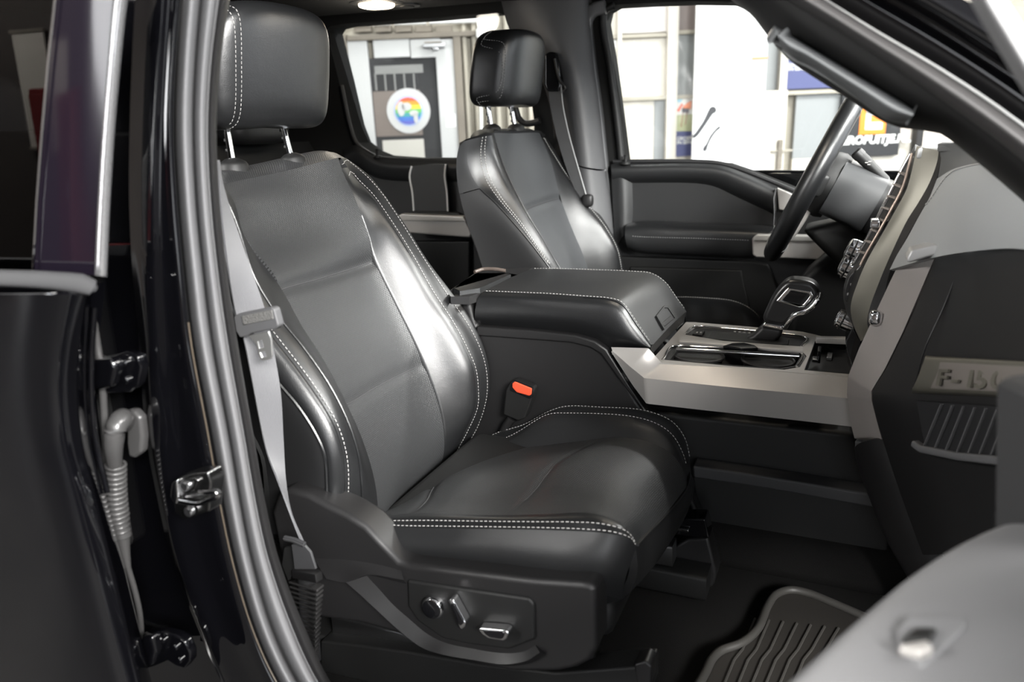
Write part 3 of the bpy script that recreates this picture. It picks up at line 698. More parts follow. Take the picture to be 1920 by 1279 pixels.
# u: 0 sideA 1 sideB 2 seamO 3 crest 4 cL 5 cM 6 cR 7 insR 8 stR 9 silR 10 rearR
v1 = vnear(SB, 4, P(527, 540, -.6)); v2 = vnear(SB, 6, P(701, 487, -.27)); v3 = vnear(SB, 4, P(651, 757, -.6)); v4 = vnear(SB, 6, P(790, 682, -.27))
def fold(va, vb, u): t = (u - 4) / 2; return va*(1-t) + vb*t
def dent(u, v):
    d = 0
    for a, b, dep in ((v1, v2, .006), (v3, v4, .003)):
        d -= dep * math.exp(-((v - fold(a, b, u)) / .018) ** 2)
    d += .004 * math.exp(-((v - fold(v1, v2, u) + .06) / .06) ** 2)
    return d
SB.patch('backrest_centre_panel', PERF, seat, 4, 6, 0, 1, 26, 150, rim=.014, rims=(1, 1, 0, 1), fn=dent, label='perforated grey-black centre panel')
SB.patch('bolster', LEATHER, seat, 3, 4, 0, 1, 8, 60, rim=.012, rims=(0, 1, 1, 1), label='narrow inner face of the outboard bolster')
SB.patch('bolster', LEATHER, seat, 2, 3, 0, 1, 10, 60, rim=.010, rims=(1, 0, 1, 1))
SB.patch('bolster', LEATHER, seat, 1, 2, 0, 1, 8, 60, rim=.010, puff=.004)
SB.patch('side_panel', VINYL, seat, 0, 1, 0, 1, 10, 50, rim=.012, label='plain dark outer side panel')
SB.patch('bolster', LEATHER, seat, 6, 7, .03, 1, 14, 80, rim=.014, rims=(1, 1, 1, 1), puff=.004, label='broad shiny inboard bolster')
SB.patch('bolster', LEATHER_SOFT, seat, 7, 10, 0, 1, 16, 70, rim=.010, rims=(1, 1, 1, 1))
tube('piping', SB.line([(3.0, .03), (3.0, .99)], 70, .001), .0016, LEATHER, seat, k=6)
tube('piping', SB.line([(1.0, .15), (1.0, .99)], 70, .001), .0022, LEATHER, seat, k=6)
for du in (-.16, .16): stitch('stitching', SB.line([(2 + du, .05), (2 + du, .97)], 160, .0012), seat)
stitch('stitching', SB.line([(7.0 + .12, .06), (7.0 + .12, .97)], 160, .0012), seat)
stitch('stitching', SB.line([(8.2, .01), (8.2, .97)], 160, .0012), seat)
stitch('stitching', SB.line([(6.15, .055), (6.6, .045), (7.05, .06)], 40, .004), seat)
stitch('stitching', SB.line([(6.05, .02), (7, .012), (8.2, .01)], 40, .0015), seat)
for a, b in ((v1, v2), (v3, v4)):
    tube('fold_seam', SB.line([(4.06, a), (5, (a+b)/2), (5.94, b)], 30, -.0042 if a == v1 else -.002), .0011, mat('seam_thread', (.045, .045, .047), .6), seat, k=6)
# rounded top of the backrest and its back shell
topf = [SB.at(u, 0) for u in (3, 4, 4.5, 5, 5.5, 6, 7, 8, 9)]
ST = Surf([topf, [p + np.array([-.03, 0, .012]) for p in topf], [p + np.array([-.075, 0, .004]) for p in topf], [p + np.array([-.10, 0, -.04]) for p in topf]])
ST.patch('backrest_top', PERF, seat, 0, 3, 0, 1, 14, 40, rim=.006, rims=(0, 1, 1, 1), label='perforated top of the backrest')
rear = [off(sideB, (-.115, .01, -.03)), off(cL, (-.15, 0, -.05)), off(cR, (-.15, 0, -.05)), off(silR, (-.105, -.01, -.03))]
SR = Surf(rear, ref=np.array(SB.at(5, .5)))
SR.patch('back_shell', PLASTIC_D, seat, 0, 3, .02, 1, 16, 30, rim=.01)
# headrest on two chrome posts
HC = np.array([-.872, -.43, 1.078])
def hshape(x, y, z):
    y *= 1 - .10 * max(0, z / .092) ** 2 - .03 * min(0, z/.092) ** 2
    return x + (.016 * (1 - (y / .14) ** 2)), y, z + .010 * (1 - (y / .135) ** 2)
hr, hp = superell('headrest', HC, (.058, .138, .090), .36, .42, LEATHER, seat, 40, 72, shear=(.14, 0), fn=hshape, label='thick rounded leather headrest')
for ey in (-.112, -.104):
    ln = []
    for i in range(5, 37):
        row = hp[i]; j = [q for q in range(72) if row[q][0] > HC[0] + .14*(row[q][2]-HC[2])]
        best = sorted(j, key=lambda q: abs(row[q][1] - (HC[1] + ey)))[:2]
        a, b = row[best[0]], row[best[1]]; tt = ((HC[1] + ey) - a[1]) / (b[1] - a[1]) if abs(b[1] - a[1]) > 1e-6 else 0
        ln.append(a + (b - a) * min(max(tt, -1), 1) + np.array([.0008, 0, 0]))
    stitch('stitching', cr(ln[::3] + [ln[-1]], 90), hr, r=.0005)
for (a, b), (c, d) in (((436, 306), (424, 236)), ((546, 296), (530, 236))):
    lo_, hi_ = P(a, b, -.50 if a < 500 else -.36), P(c, d, -.50 if a < 500 else -.36)
    dr = hi_ - lo_
    po = tube('headrest_post', [lo_ - dr*.6, lo_, hi_, hi_ + dr*.5], .0052, CHROME, seat, k=14)
    for s in (.35, .62, .86): box('notch', lo_ + dr*s + np.array([-.0035, -.0035, 0]), (.0035, .004, .0045), PLASTIC_D, po, bevel=.0008)
    lathe('guide', lo_ - dr/np.linalg.norm(dr)*.006, dr, [(-.010, .023), (.002, .023), (.007, .020), (.013, .010), (.014, .004)], PLASTIC_D, seat, k=28, sx=1.0)
# cushion
k0 = PP([(640, 1035), (735, 1056), (800, 1066), (950, 1086), (1100, 1108), (1140, 1118), (1166, 1124)], -.69)
nearS = PP([(660, 996), (697, 988), (770, 990), (924, 992), (1024, 994), (1097, 997), (1150, 1002), (1182, 1012), (1193, 1028)], -.688)
nearS[-1] = P(1193, 1028, -.66); nearS[-2] = P(1182, 1012, -.675); k0[-1] = P(1166, 1124, -.66); k0[-2] = P(1140, 1118, -.675)
n_in = PP([(640, 980), (697, 972), (770, 963), (924, 966), (1024, 964), (1097, 961), (1136, 968), (1171, 987), (1191, 1021)], -.655)
n_in[-1] = P(1191, 1021, -.645)
SC0 = Surf([k0, [0.5*(a+b) + np.array([0, -.012, .006]) for a, b in zip(cr(k0, 12), cr(nearS, 12))], nearS])
SC0.patch('cushion_side', LEATHER_SOFT, seat, 0, 2, 0, 1, 14, 50, rim=.012)
SC1 = Surf([nearS, [0.5*(a+b) + np.array([0, -.002, .006]) for a, b in zip(cr(nearS, 14), cr(n_in, 14))], n_in])
SC1.patch('cushion_border', LEATHER, seat, 0, 2, 0, 1, 10, 60, rim=.010)
stitch('stitching', SC1.line([(.16, .06), (.16, .99)], 140, .001), seat); stitch('stitching', SC1.line([(.62, .06), (.62, .99)], 140, .001), seat)
c_m = PP([(745, 950), (800, 912), (880, 889), (1000, 872), (1090, 868), (1150, 878), (1200, 905), (1232, 940), (1247, 966)], -.43)
c_f = PP([(825, 872), (880, 853), (997, 838), (1100, 826), (1160, 820), (1215, 828), (1258, 850), (1280, 880), (1287, 914)], -.25)
SC2 = Surf([n_in, [p + np.array([0, 0, -.006]) for p in mid(n_in, c_m, 14, (0, 0, .0))], c_m, c_f])
va_, vb_ = vnear(SC2, 0, P(773, 962, -.655)), vnear(SC2, 3, P(886, 852, -.25))
def cdent(u, v):
    w = max(0, math.sin(math.pi * u / 3)) ** .5
    return (-.0035 * math.exp(-((v - .60 - .02*(u-1)) / .012) ** 2) + .003 * math.exp(-((v - .68) / .06) ** 2) - .004 * math.exp(-((v - (va_*(1-u/3) + vb_*u/3)) / .018) ** 2)) * w
SC2.patch('cushion_centre_panel', PERF, seat, 0, 3, 0, 1, 30, 110, rim=.012, fn=cdent, label='perforated grey-black cushion panel')
tube('fold_seam', SC2.line([(.05, va_), (1.5, (va_+vb_)/2), (2.95, vb_)], 40, -.003), .001, MATS['seam_thread'], seat, k=6)
tube('fold_seam', SC2.line([(.06, .58), (1.5, .61), (2.9, .64)], 40, -.0028), .001, MATS['seam_thread'], seat, k=6)
f_in = PP([(835, 866), (900, 842), (960, 818), (1027, 780), (1063, 778), (1178, 783), (1227, 796), (1256, 815), (1272, 838), (1284, 868), (1289, 905)], -.215)
f_out = PP([(850, 856), (900, 830), (931, 813), (984, 797), (1030, 773), (1063, 763), (1128, 765), (1210, 771), (1260, 791), (1283, 820), (1291, 848), (1295, 885)], -.185)
f_dn = off(f_out, (0, .012, -.06)); f_dn2 = off(f_out, (0, .0, -.16))
SC3 = Surf([c_f, mid(c_f, f_in, 14, (0, 0, .004)), f_in, f_out, f_dn, f_dn2])
SC3.patch('cushion_bolster', LEATHER_SOFT, seat, 0, 2, 0, 1, 12, 60, rim=.010)
SC3.patch('cushion_bolster', LEATHER_SOFT, seat, 2, 5, 0, 1, 16, 60, rim=.008)
stitch('stitching', SC3.line([(2.12, .22), (2.12, .95)], 140, .001), seat); stitch('stitching', SC3.line([(2.9, .05), (2.9, .95)], 140, .001), seat)
frT = [P(1192, 1024, -.655), P(1216, 998, -.56), P(1247, 966, -.43), P(1287, 914, -.25), P(1294, 885, -.195)]
frB = [P(1166, 1124, -.655), P(1192, 1098, -.56), P(1232, 1050, -.43), P(1280, 968, -.25), P(1290, 930, -.195)]
SC4 = Surf([frT, [0.5*(a+b) + np.array([.010, 0, 0]) for a, b in zip(frT, frB)], frB, [p + np.array([-.09, 0, -.03]) for p in frB]])
SC4.patch('cushion_front', VINYL, seat, 0, 3, 0, 1, 18, 36, rim=.010)
tube('piping', SC4.line([(.02, .02), (.02, .98)], 40, .001), .0014, LEATHER, seat, k=6)
box('cushion_pan', (-.42, -.43, .40), (.40, .46, .06), PLASTIC_D, seat, bevel=.02)
# moulded side shield with the seat switches
YS = -.725
sh = plate('side_shield', [(508, 960), (520, 925), (542, 917), (580, 928), (616, 948), (650, 965), (685, 987), (716, 1020), (747, 1052), (768, 1059), (1001, 1087), (1090, 1093), (1110, 1096), (1117, 1108), (1119, 1215), (1108, 1240), (1080, 1255), (1045, 1262), (960, 1262), (860, 1240), (800, 1222), (745, 1190), (680, 1172), (600, 1160), (560, 1120), (525, 1050)], YS, .05, PLASTIC, seat, bevel=.008, seg=4, label='charcoal moulded seat side shield')
def ridge(name, up_, lo_, du=.0, dl=.009, M=PLASTIC, rim=.010):
    a = PP(up_, YS - du); b = PP(lo_, YS - dl)
    Surf([a, b]).patch(name, M, sh, 0, 1, 0, 1, 6, 50, rim=rim)
ridge('shield_band', [(684, 1076), (712, 1106), (737, 1134), (763, 1157), (803, 1190), (837, 1206), (890, 1217), (943, 1225), (982, 1222), (1004, 1210)], [(646, 1090), (676, 1116), (703, 1141), (750, 1184), (790, 1214), (827, 1227), (890, 1238), (943, 1246), (985, 1240), (1012, 1224)])
ridge('shield_ledge', [(588, 1047), (650, 1050), (715, 1060), (752, 1070)], [(612, 1086), (648, 1092), (690, 1078), (757, 1088)], 0, .010)
plate('switch_panel', [(762, 1088), (880, 1106), (992, 1122), (1002, 1134), (1003, 1200), (955, 1219), (880, 1210), (830, 1199), (782, 1165), (764, 1138)], YS - .004, .01, PLASTIC_D, sh, bevel=.004, seg=3)
ax = np.array([0, -1.0, 0])
kn = lathe('lumbar_knob', P(814, 1137, YS - .006), ax, [(-.004, .0150), (.004, .0150), (.0065, .0135), (.007, .0128)], CHROME, sh, k=32)
lathe('knob_face', P(814, 1137, YS - .006), ax, [(.004, .0126), (.0085, .0122), (.0095, .010), (.0095, .002)], GLOSSB, kn, k=32)
def switch(px, d):
    a = plate('seat_switch', px, YS - .018, .014, CHROME, sh, bevel=.0018, seg=3)
    q = np.array(PP(px, YS - .0195)); c = q.mean(0); q = c + (q - c) * np.array([.72, 1, .72])
    prism('switch_face', q, (0, .006, 0), GLOSSB, a, bevel=.001)
switch([(839, 1127), (845, 1123), (850, 1126), (873, 1168), (872, 1176), (865, 1182), (860, 1176)], 0)
switch([(896, 1180), (902, 1178), (948, 1182), (954, 1188), (950, 1199), (944, 1203), (915, 1198), (903, 1190)], 0)
# slides
for Yr in (-.62, -.26):
    sweep('seat_rail', [(-.72, Yr, .235), (-.16, Yr, .235)], rrect(.028, .022, .006), PLASTIC_D, seat)
    sweep('rail_top', [(-.66, Yr, .27), (-.22, Yr, .28)], rrect(.018, .020, .005), STEEL, seat)
    for xx in (-.62, -.28): box('riser', (xx, Yr, .325), (.06, .03, .09), PLASTIC_D, seat)

# ------------------------------------------------------------------ centre console
con = thing('centre_console', 'charcoal centre console with padded armrest lid and silver side trim', 'console', (-.3, 0, FLOORZ))
YC = -.165; YD = .135
plate('console_side', [(838, 556), (880, 560), (893, 612), (1000, 620), (1079, 629), (1115, 640), (1137, 656), (1165, 700), (1200, 758), (1214, 768), (1258, 840), (1330, 1010), (870, 1010), (840, 800)], YC, .30, PLASTIC, con, bevel=.010, seg=3)
plate('side_edge_band', [(893, 612), (1000, 620), (1079, 629), (1115, 640), (1137, 656), (1165, 700), (1214, 774), (1206, 774), (1156, 706), (1126, 664), (1106, 652), (1070, 643), (893, 630)], YC - .006, .02, PLASTIC, con, bevel=.004, seg=3)
plate('lower_side', [(1215, 770), (1600, 812), (1660, 900), (1680, 960), (1660, 1110), (1330, 1110), (1290, 880), (1255, 838)], YC + .03, .24, PLASTIC_D, con, bevel=.01)
plate('lower_ledge', [(1298, 874), (1400, 888), (1500, 904), (1640, 928), (1655, 956), (1500, 928), (1400, 911), (1300, 897)], YC - .01, .06, mat('ledge_plastic', (.045, .045, .047), .5), con, bevel=.004)
# silver trim: chamfered side, then the deck
DZ = .590
s_top = PP([(1144, 656), (1216, 658), (1240, 680), (1300, 684), (1400, 691), (1500, 698), (1592, 706)], YC + .008)
s_mid = PP([(1150, 662), (1180, 690), (1208, 709), (1300, 719), (1400, 729), (1500, 738), (1594, 748)], YC - .008)
s_bot = PP([(1162, 690), (1188, 728), (1212, 757), (1300, 767), (1400, 778), (1500, 789), (1600, 800)], YC - .006)
def D(px, py, dz=0): return P(px, py, Z=DZ + dz)
s_top = [P(1146, 651, -.165), P(1216, 653, -.175)] + [D(*q) for q in ((1240, 680), (1300, 684), (1400, 691), (1500, 698), (1598, 706))]
s_mid = PP([(1148, 658, -.172), (1182, 688, -.192), (1208, 709), (1300, 719), (1400, 729), (1500, 738), (1600, 748)], -.206)
s_bot = PP([(1146, 660, -.172), (1186, 722, -.188), (1212, 757), (1300, 767), (1400, 778), (1500, 789), (1604, 801)], -.200)
def seg(pts): return np.vstack([pl(pts[i_:i_ + 2], 9)[:-1] for i_ in range(len(pts) - 1)] + [np.array(pts[-1:])])
class Facet(Surf):
    """skin whose curves keep their corners and correspond point by point"""
    def __init__(self, curves):
        self.N = len(curves[0]); self.c = np.array(curves); self.k = len(curves); self.sign = 1.0
        n = self._n(self.k / 2 - .5, .5); p = self.at(self.k / 2 - .5, .5)
        if n @ (CAM - p) < 0: self.sign = -1.0
s_top, s_mid, s_bot = seg(s_top), seg(s_mid), seg(s_bot)
Facet([s_mid, s_bot]).patch('silver_side_trim', SILVER, con, 0, 1, 0, 1, 6, 80, rim=.012, rims=(1, 1, 0, 1), label='satin silver side trim')
Facet([s_top, s_mid]).patch('trim_chamfer', SILVER, con, 0, 1, 0, 1, 6, 80, rim=.010, rims=(1, 1, 0, 1), label='bright chamfered upper edge of the trim')
def dplate(name, px, dz, th, M, par, **k):
    if k.get('holes'): k['holes'] = [[D(a, b, dz) for a, b in h] for h in k['holes']]
    return prism(name, [D(a, b, dz) for a, b in px], (0, 0, -th), M, par, **k)
cupo = [(1240, 674), (1263, 647), (1380, 652), (1507, 662), (1512, 668), (1500, 688), (1470, 693), (1380, 687)]
shf = [(1282, 627), (1304, 611), (1400, 618), (1500, 629), (1517, 634), (1504, 651), (1400, 646)]
tray = [(1508, 694), (1528, 640), (1588, 638), (1600, 702)]
deck = dplate('deck', [(1218, 679), (1240, 681), (1400, 691), (1598, 707), (1604, 660), (1590, 631), (1540, 630), (1505, 622), (1400, 612), (1300, 604), (1286, 604)], 0, .02, SILVER, con, bevel=.0015, holes=[cupo, shf, tray], label='silver deck round cup holders and shifter')
# cup holder well
def inset(px, f):
    q = np.array(px, float); c = q.mean(0); return [tuple(c + (p - c) * f) for p in q]
cup = dplate('cup_holder_liner', cupo, -.002, .012, PLASTIC_D, con, bevel=0, holes=[inset(cupo, .90)])
box('cup_well_floor', D(1380, 668, -.075), (.28, .15, .01), PLASTIC, con)
cpz = [D(a, b) for a, b in cupo]; cc_ = np.mean(cpz, 0)
for q0, q1 in zip(cpz, cpz[1:] + cpz[:1]):
    prism('well_wall', [q0 + (cc_-q0)*.06, q1 + (cc_-q1)*.06, q1 + (cc_-q1)*.10 + np.array([0, 0, -.07]), q0 + (cc_-q0)*.10 + np.array([0, 0, -.07])], (0, 0, -.004), PLASTIC_D, cup, bevel=0)
for px in ((1310, 668), (1440, 676)):
    c = D(*px, -.008); a = [c + np.array([.044*math.cos(t), .044*math.sin(t), 0]) for t in np.linspace(0, 2*math.pi, 28, endpoint=False)]
    tube('cup_ring', np.array(a), .003, PLASTIC, cup, k=6, closed=True)
    lathe('cup', c, (0, 0, -1), [(0, .043), (.05, .037), (.055, .034), (.055, .002)], PLASTIC_D, cup, k=28)
tube('chrome_rim', cr([D(a, b, .001) for a, b in [(1244, 674), (1264, 649), (1300, 650), (1380, 654), (1500, 662), (1505, 668), (1494, 688)]], 70), .0022, CHROME, con, k=8)
tube('chrome_rim', cr([D(a, b, .001) for a, b in [(1284, 627), (1304, 612), (1350, 615), (1400, 619), (1500, 630), (1513, 635), (1502, 650)]], 70), .0018, CHROME, con, k=8)
sweep('roller_door', [D(1264, 648, -.006), D(1500, 660, -.006)], rrect(.010, .004, .003), GLOSSB, con)
tb = tube('chrome_bar', [D(1268, 655, .003), D(1498, 668, .003)], .004, CHROME, con, k=10)
sweep('divider', [D(1276, 640, .003), D(1505, 657, .003)], rrect(.014, .004, .003), SILVER, con)
plq = dplate('finger_tab', [(1355, 648), (1372, 643), (1395, 642), (1416, 647), (1422, 652), (1390, 653)], .009, .006, GLOSSB, con, bevel=.002)
# shifter gate plate and buttons
gp = dplate('shifter_gate', shf, -.004, .006, PLASTIC, con, bevel=0)
dplate('gate_slot', [(1335, 622), (1400, 624), (1480, 636), (1478, 645), (1400, 641), (1326, 634)], -.001, .004, PLASTIC_D, gp, bevel=.001)
bt = dplate('console_button', [(1305, 618), (1322, 619), (1316, 628), (1298, 626)], .002, .006, PLASTIC_D, gp, bevel=.001)
for a in (1306, 1313): dplate('button_mark', [(a, 622), (a + 3, 622), (a + 2, 624), (a - 1, 624)], .0032, .001, STITCH, bt, bevel=0)
for i in range(5): dplate('gear_mark', [(1376 + i*9, 620.5 + i*.8), (1380 + i*9, 620.8 + i*.8), (1379.5 + i*9, 622.3 + i*.8), (1375.5 + i*9, 622 + i*.8)], -.002, .001, STITCH, gp, bevel=0)
# open tray in front, with sockets
trq = [D(a, b, -.018) for a, b in tray]
prism('tray_floor', trq, (0, 0, -.006), PLASTIC_G if False else PLASTIC, con, bevel=.001)
tz = [D(a, b) for a, b in tray]; ct = np.mean(tz, 0)
for q0, q1 in zip(tz, tz[1:] + tz[:1]): prism('tray_wall', [q0, q1, q1 + np.array([0, 0, -.022]), q0 + np.array([0, 0, -.022])], (ct - (q0+q1)/2) * .02, PLASTIC, con, bevel=0)
so = box('socket_flap', P(1536, 665, Z=DZ + .004), (.006, .035, .022), GLOSSB, con, bevel=.001); box('flap_edge', P(1529, 674, Z=DZ), (.010, .022, .006), CHROME, so, bevel=.001)
dplate('usb_port', [(1552, 660), (1562, 661), (1560, 671), (1550, 670)], -.012, .006, STEEL, con, bevel=.001)
sweep('tray_rail', [D(1530, 637, .004), D(1598, 640, .004)], rrect(.006, .006, .002), SILVER, con)
# padded lid
lt = PP([(906, 547), (960, 549), (1030, 552), (1100, 557), (1145, 561), (1168, 571), (1194, 608), (1222, 649)], -.150)
lf = PP([(999, 504), (1050, 504), (1110, 506), (1187, 509), (1222, 513), (1248, 530), (1266, 555), (1287, 584)], .125)
def dense(pts, k=10):
    """smooth curve that keeps the given points evenly indexed"""
    q = np.asarray(pts, float); q = np.vstack([2*q[0]-q[1], q, 2*q[-1]-q[-2]]); out = []
    for i_ in range(1, len(q) - 2):
        for t in np.arange(k) / k:
            p0, p1, p2, p3 = q[i_-1:i_+3]
            out.append(.5*((2*p1) + (p2-p0)*t + (2*p0-5*p1+4*p2-p3)*t*t + (3*p1-p0-3*p2+p3)*t**3))
    return np.array(out + [q[-2]])
lt_, lf_ = dense(lt), dense(lf)
SL = Facet([lt_, lt_*.75 + lf_*.25 + (0, 0, .002), lt_*.5 + lf_*.5 + (0, 0, .003), lt_*.25 + lf_*.75 + (0, 0, .002), lf_])
if SL.n(2, .3)[2] < 0: SL.sign *= -1
lid = SL.patch('armrest_lid', LEATHER_SOFT, con, 0, 4, 0, 1, 24, 72, rim=.010, label='padded leather armrest lid')
lb = PP([(892, 611), (960, 617), (1030, 624), (1079, 630), (1115, 640), (1143, 653), (1180, 656), (1219, 656)], -.150)
lm = PP([(890, 590), (960, 592), (1030, 596), (1085, 602), (1130, 612), (1160, 628), (1190, 640), (1221, 653)], -.168)
lu = PP([(896, 560), (960, 560), (1030, 564), (1095, 569), (1142, 574), (1164, 586), (1188, 618), (1222, 652)], -.163)
SL2 = Surf([lt, lu, lm, lb]); SL2.patch('lid_side', LEATHER, lid, 0, 3, 0, 1, 22, 60, rim=.008, label='smooth padded near side of the lid')
SL3 = Surf([lf, [p + np.array([0, .014, -.03]) for p in lf], [p + np.array([0, .002, -.07]) for p in lf]]); SL3.sign = -1 if SL3.n(1, .5)[1] < 0 and SL3.sign > 0 else SL3.sign
SL3.patch('lid_side', LEATHER, lid, 0, 2, 0, 1, 12, 40, rim=.004)
stitch('stitching', SL.line([(.04, .01), (.04, .985)], 120, .001), lid); stitch('stitching', SL.line([(3.96, .01), (3.96, .985)], 120, .001), lid)
tube('lid_piping', SL2.line([(.10, .55), (.10, .99)], 60, .0005), .0016, LEATHER, lid, k=6)
fe = [SL.at(u, 1) for u in np.linspace(0, 4, 12)]
Surf([fe, [p + np.array([-.004, 0, -.022]) for p in fe]]).patch('lid_front', PLASTIC_D, lid, 0, 1, 0, 1, 4, 20, rim=.004)
# latch pocket in the nose of the lid
nq = [(1231, 592), (1246, 573), (1254, 573), (1270, 597), (1246, 618), (1239, 606)]
LG = [SL.at(u, v) for u in np.linspace(1.2, 4, 61) for v in np.linspace(.7, 1, 61)]
LQ = (np.array(LG) - CAM) @ ROT.T; LQ = np.stack([CEN[0] + FPX*LQ[:, 0]/LQ[:, 2], CEN[1] + FPX*LQ[:, 1]/LQ[:, 2]], 1)
sur = np.array([LG[int(np.argmin(((LQ - q)**2).sum(1)))] for q in nq]); npt = sur.mean(0)
nose = np.linalg.svd(sur - npt)[2][2]; nose = nose * np.sign(nose[0])
def onlid(px, py, lift):
    d = ray(px, py); t = ((npt + nose*lift - CAM) @ nose) / (d @ nose); return CAM + d*t
rimp = [onlid(a, b, .0045) for a, b in nq]
bz = prism('latch_bezel', rimp, -nose * .008, PLASTIC_D, lid, bevel=0, holes=[[np.mean(rimp, 0) + (p - np.mean(rimp, 0)) * .80 for p in rimp]])
prism('latch_recess', [np.mean(rimp, 0) + (p - np.mean(rimp, 0)) * .82 - nose*.002 for p in rimp], -nose * .004, RUBBER_D, bz, bevel=0)
prism('latch_paddle', [onlid(a, b, .004) for a, b in ((1241, 606), (1258, 592), (1264, 598), (1247, 612))], -nose * .006, PLASTIC, bz, bevel=.001)
# rear cup tray behind the lid
RZ = P(908, 546, -.15)[2] - .004
def Rr(a, b, dz=0): return P(a, b, Z=RZ + dz)
rt = [(838, 548), (905, 504), (999, 502), (975, 516), (908, 548), (880, 556), (845, 556)]
hol = [(850, 541), (890, 512), (952, 512), (958, 514), (900, 540), (862, 546)]
prism('rear_tray_bezel', [Rr(a, b) for a, b in rt], (0, 0, -.015), PLASTIC, con, bevel=0, holes=[[Rr(a, b) for a, b in hol]])
hq = [Rr(a, b) for a, b in hol]; hc = np.mean(hq, 0)
for q0, q1 in zip(hq, hq[1:] + hq[:1]): prism('tray_wall', [q0, q1, q1 + np.array([0, 0, -.05]), q0 + np.array([0, 0, -.05])], (hc - (q0+q1)/2) * .03, mat('tray_liner', (.16, .165, .17), .35), con, bevel=0)
prism('tray_base', [q + np.array([0, 0, -.05]) for q in hq], (0, 0, -.004), PLASTIC, con, bevel=0)
tube('tray_lip', cr([Rr(890, 510, .003), Rr(905, 505, .006), Rr(930, 505, .007), Rr(948, 508, .004)], 20), .004, mat('brown_gloss', (.10, .08, .07), .15), con, k=8)
box('console_core', (-.50, -.015, .48), (.20, .27, .22), PLASTIC_D, con, bevel=.02)
# ------------------------------------------------------------------ gear selector
gs = thing('gear_selector', 'black gear lever with chrome-framed button on the silver deck', 'gear lever', D(1425, 640))
Yg = .035
def gpl(name, px, Y, th, M, par=None, **k): return plate(name, px, Y, th, M, par or gs, **k)
gpl('stem', [(1388, 641), (1412, 628), (1428, 612), (1468, 617), (1464, 634), (1452, 643)], Yg + .004, .034, PLASTIC, bevel=.008, seg=3)
gpl('chrome_collar', [(1427, 613), (1432, 604), (1469, 611), (1466, 622)], Yg - .001, .045, CHROME, bevel=.004, seg=3)
hd = gpl('grip', [(1430, 598), (1437, 578), (1448, 556), (1460, 540), (1472, 529), (1482, 525), (1515, 528), (1529, 535), (1537, 550), (1535, 558), (1528, 572), (1516, 583), (1500, 588), (1488, 594), (1478, 606), (1470, 612), (1434, 605)], Yg, .05, mat('satin_black_grip', (.012, .012, .0125), .3), bevel=.011, seg=4, round_=64)
fr = [(1454, 565), (1477, 539), (1522, 546), (1527, 554), (1510, 576), (1498, 577)]
gpl('chrome_frame', fr, Yg - .004, .01, CHROME, hd, bevel=.0025, seg=3, holes=[inset(fr, .68)])
gpl('selector_button', inset([(1466, 562), (1480, 546), (1513, 552), (1499, 570)], 1.0), Yg - .003, .01, GLOSSB, hd, bevel=.001)
tube('chrome_edge', cr(PP([(1470, 616, Yg + .01), (1479, 602, Yg + .004), (1490, 591, Yg), (1508, 585, Yg - .002), (1524, 574, Yg - .002), (1534, 560, Yg), (1537, 550, Yg + .006)]), 40), .0048, CHROME, hd, k=10)
# ------------------------------------------------------------------ buckle beside the seat
bk = thing('seat_belt_buckle', 'black belt buckle with red release button beside the seat', 'buckle', P(938, 810, -.182))
gq = plate('buckle_body', [(948, 731), (957, 716), (963, 714), (998, 727), (1001, 733), (997, 750), (984, 785), (972, 790), (943, 778)], -.190, .024, PLASTIC_D, bk, bevel=.004, seg=3)
plate('button_frame', [(957, 718), (964, 714), (999, 728), (998, 746), (992, 748), (956, 733)], -.1915, .006, GLOSSB, gq, bevel=.0015)
plate('release_button', [(960, 719), (965, 716), (997, 729), (996, 740), (992, 743), (968, 736), (960, 727)], -.1935, .006, RED, gq, bevel=.002, seg=3)
tube('buckle_stalk', cr([P(960, 784, -.18), P(950, 798, -.18), P(942, 815, -.18)], 12), .009, PLASTIC, bk, k=10)

# ------------------------------------------------------------------ driver seat
ds = thing('bucket_seat', 'black leather driver seat beyond the console', 'seat', (-.4, .4275, .2))
dsil = PP([(862, 268), (856, 300), (858, 345), (872, 405), (895, 470), (915, 540), (930, 600)], .150)
dbp = PP([(880, 262), (876, 300), (893, 345), (930, 382), (975, 432), (1012, 478), (1060, 545)], .158)
dst = PP([(908, 256), (905, 285), (911, 327), (935, 370), (973, 417), (1014, 475), (1070, 550)], .178)
dcr = PP([(922, 254), (929, 288), (946, 334), (980, 392), (1016, 448), (1047, 500), (1085, 560)], .205)
dcl = PP([(926, 250), (938, 292), (952, 328), (985, 394), (1018, 450), (1050, 504), (1088, 560)], .265)
dcrr = PP([(1012, 250), (1033, 302), (1052, 374), (1074, 432), (1093, 477), (1104, 510), (1120, 560)], .585)
dins = PP([(1020, 262), (1057, 322), (1096, 379), (1132, 424), (1155, 465), (1163, 500), (1170, 560)], .66)
dso = PP([(1022, 256), (1062, 312), (1102, 370), (1139, 424), (1162, 470), (1170, 510), (1176, 560)], .685)
dcm = mid(dcl, dcrr, 14, (-.012, 0, 0))
SD = Surf([dsil, dbp, dst, dcr, dcl, dcm, dcrr, dins, dso, off(dso, (-.10, .01, -.03))])
SD.patch('side_panel', VINYL, ds, 0, 1, .28, 1, 10, 40, rim=.01, label='plain dark side panel')
SD.patch('bolster', LEATHER_SOFT, ds, 0, 1, 0, .275, 10, 24, rim=.008)
SD.patch('bolster', LEATHER, ds, 1, 2, 0, 1, 10, 50, rim=.008); SD.patch('bolster', LEATHER, ds, 2, 3, 0, 1, 8, 50, rim=.008); SD.patch('bolster', LEATHER, ds, 3, 4, 0, 1, 8, 50, rim=.008)
dv1 = vnear(SD, 4, P(986, 395, .265)); dv2 = vnear(SD, 6, P(1051, 373, .585))
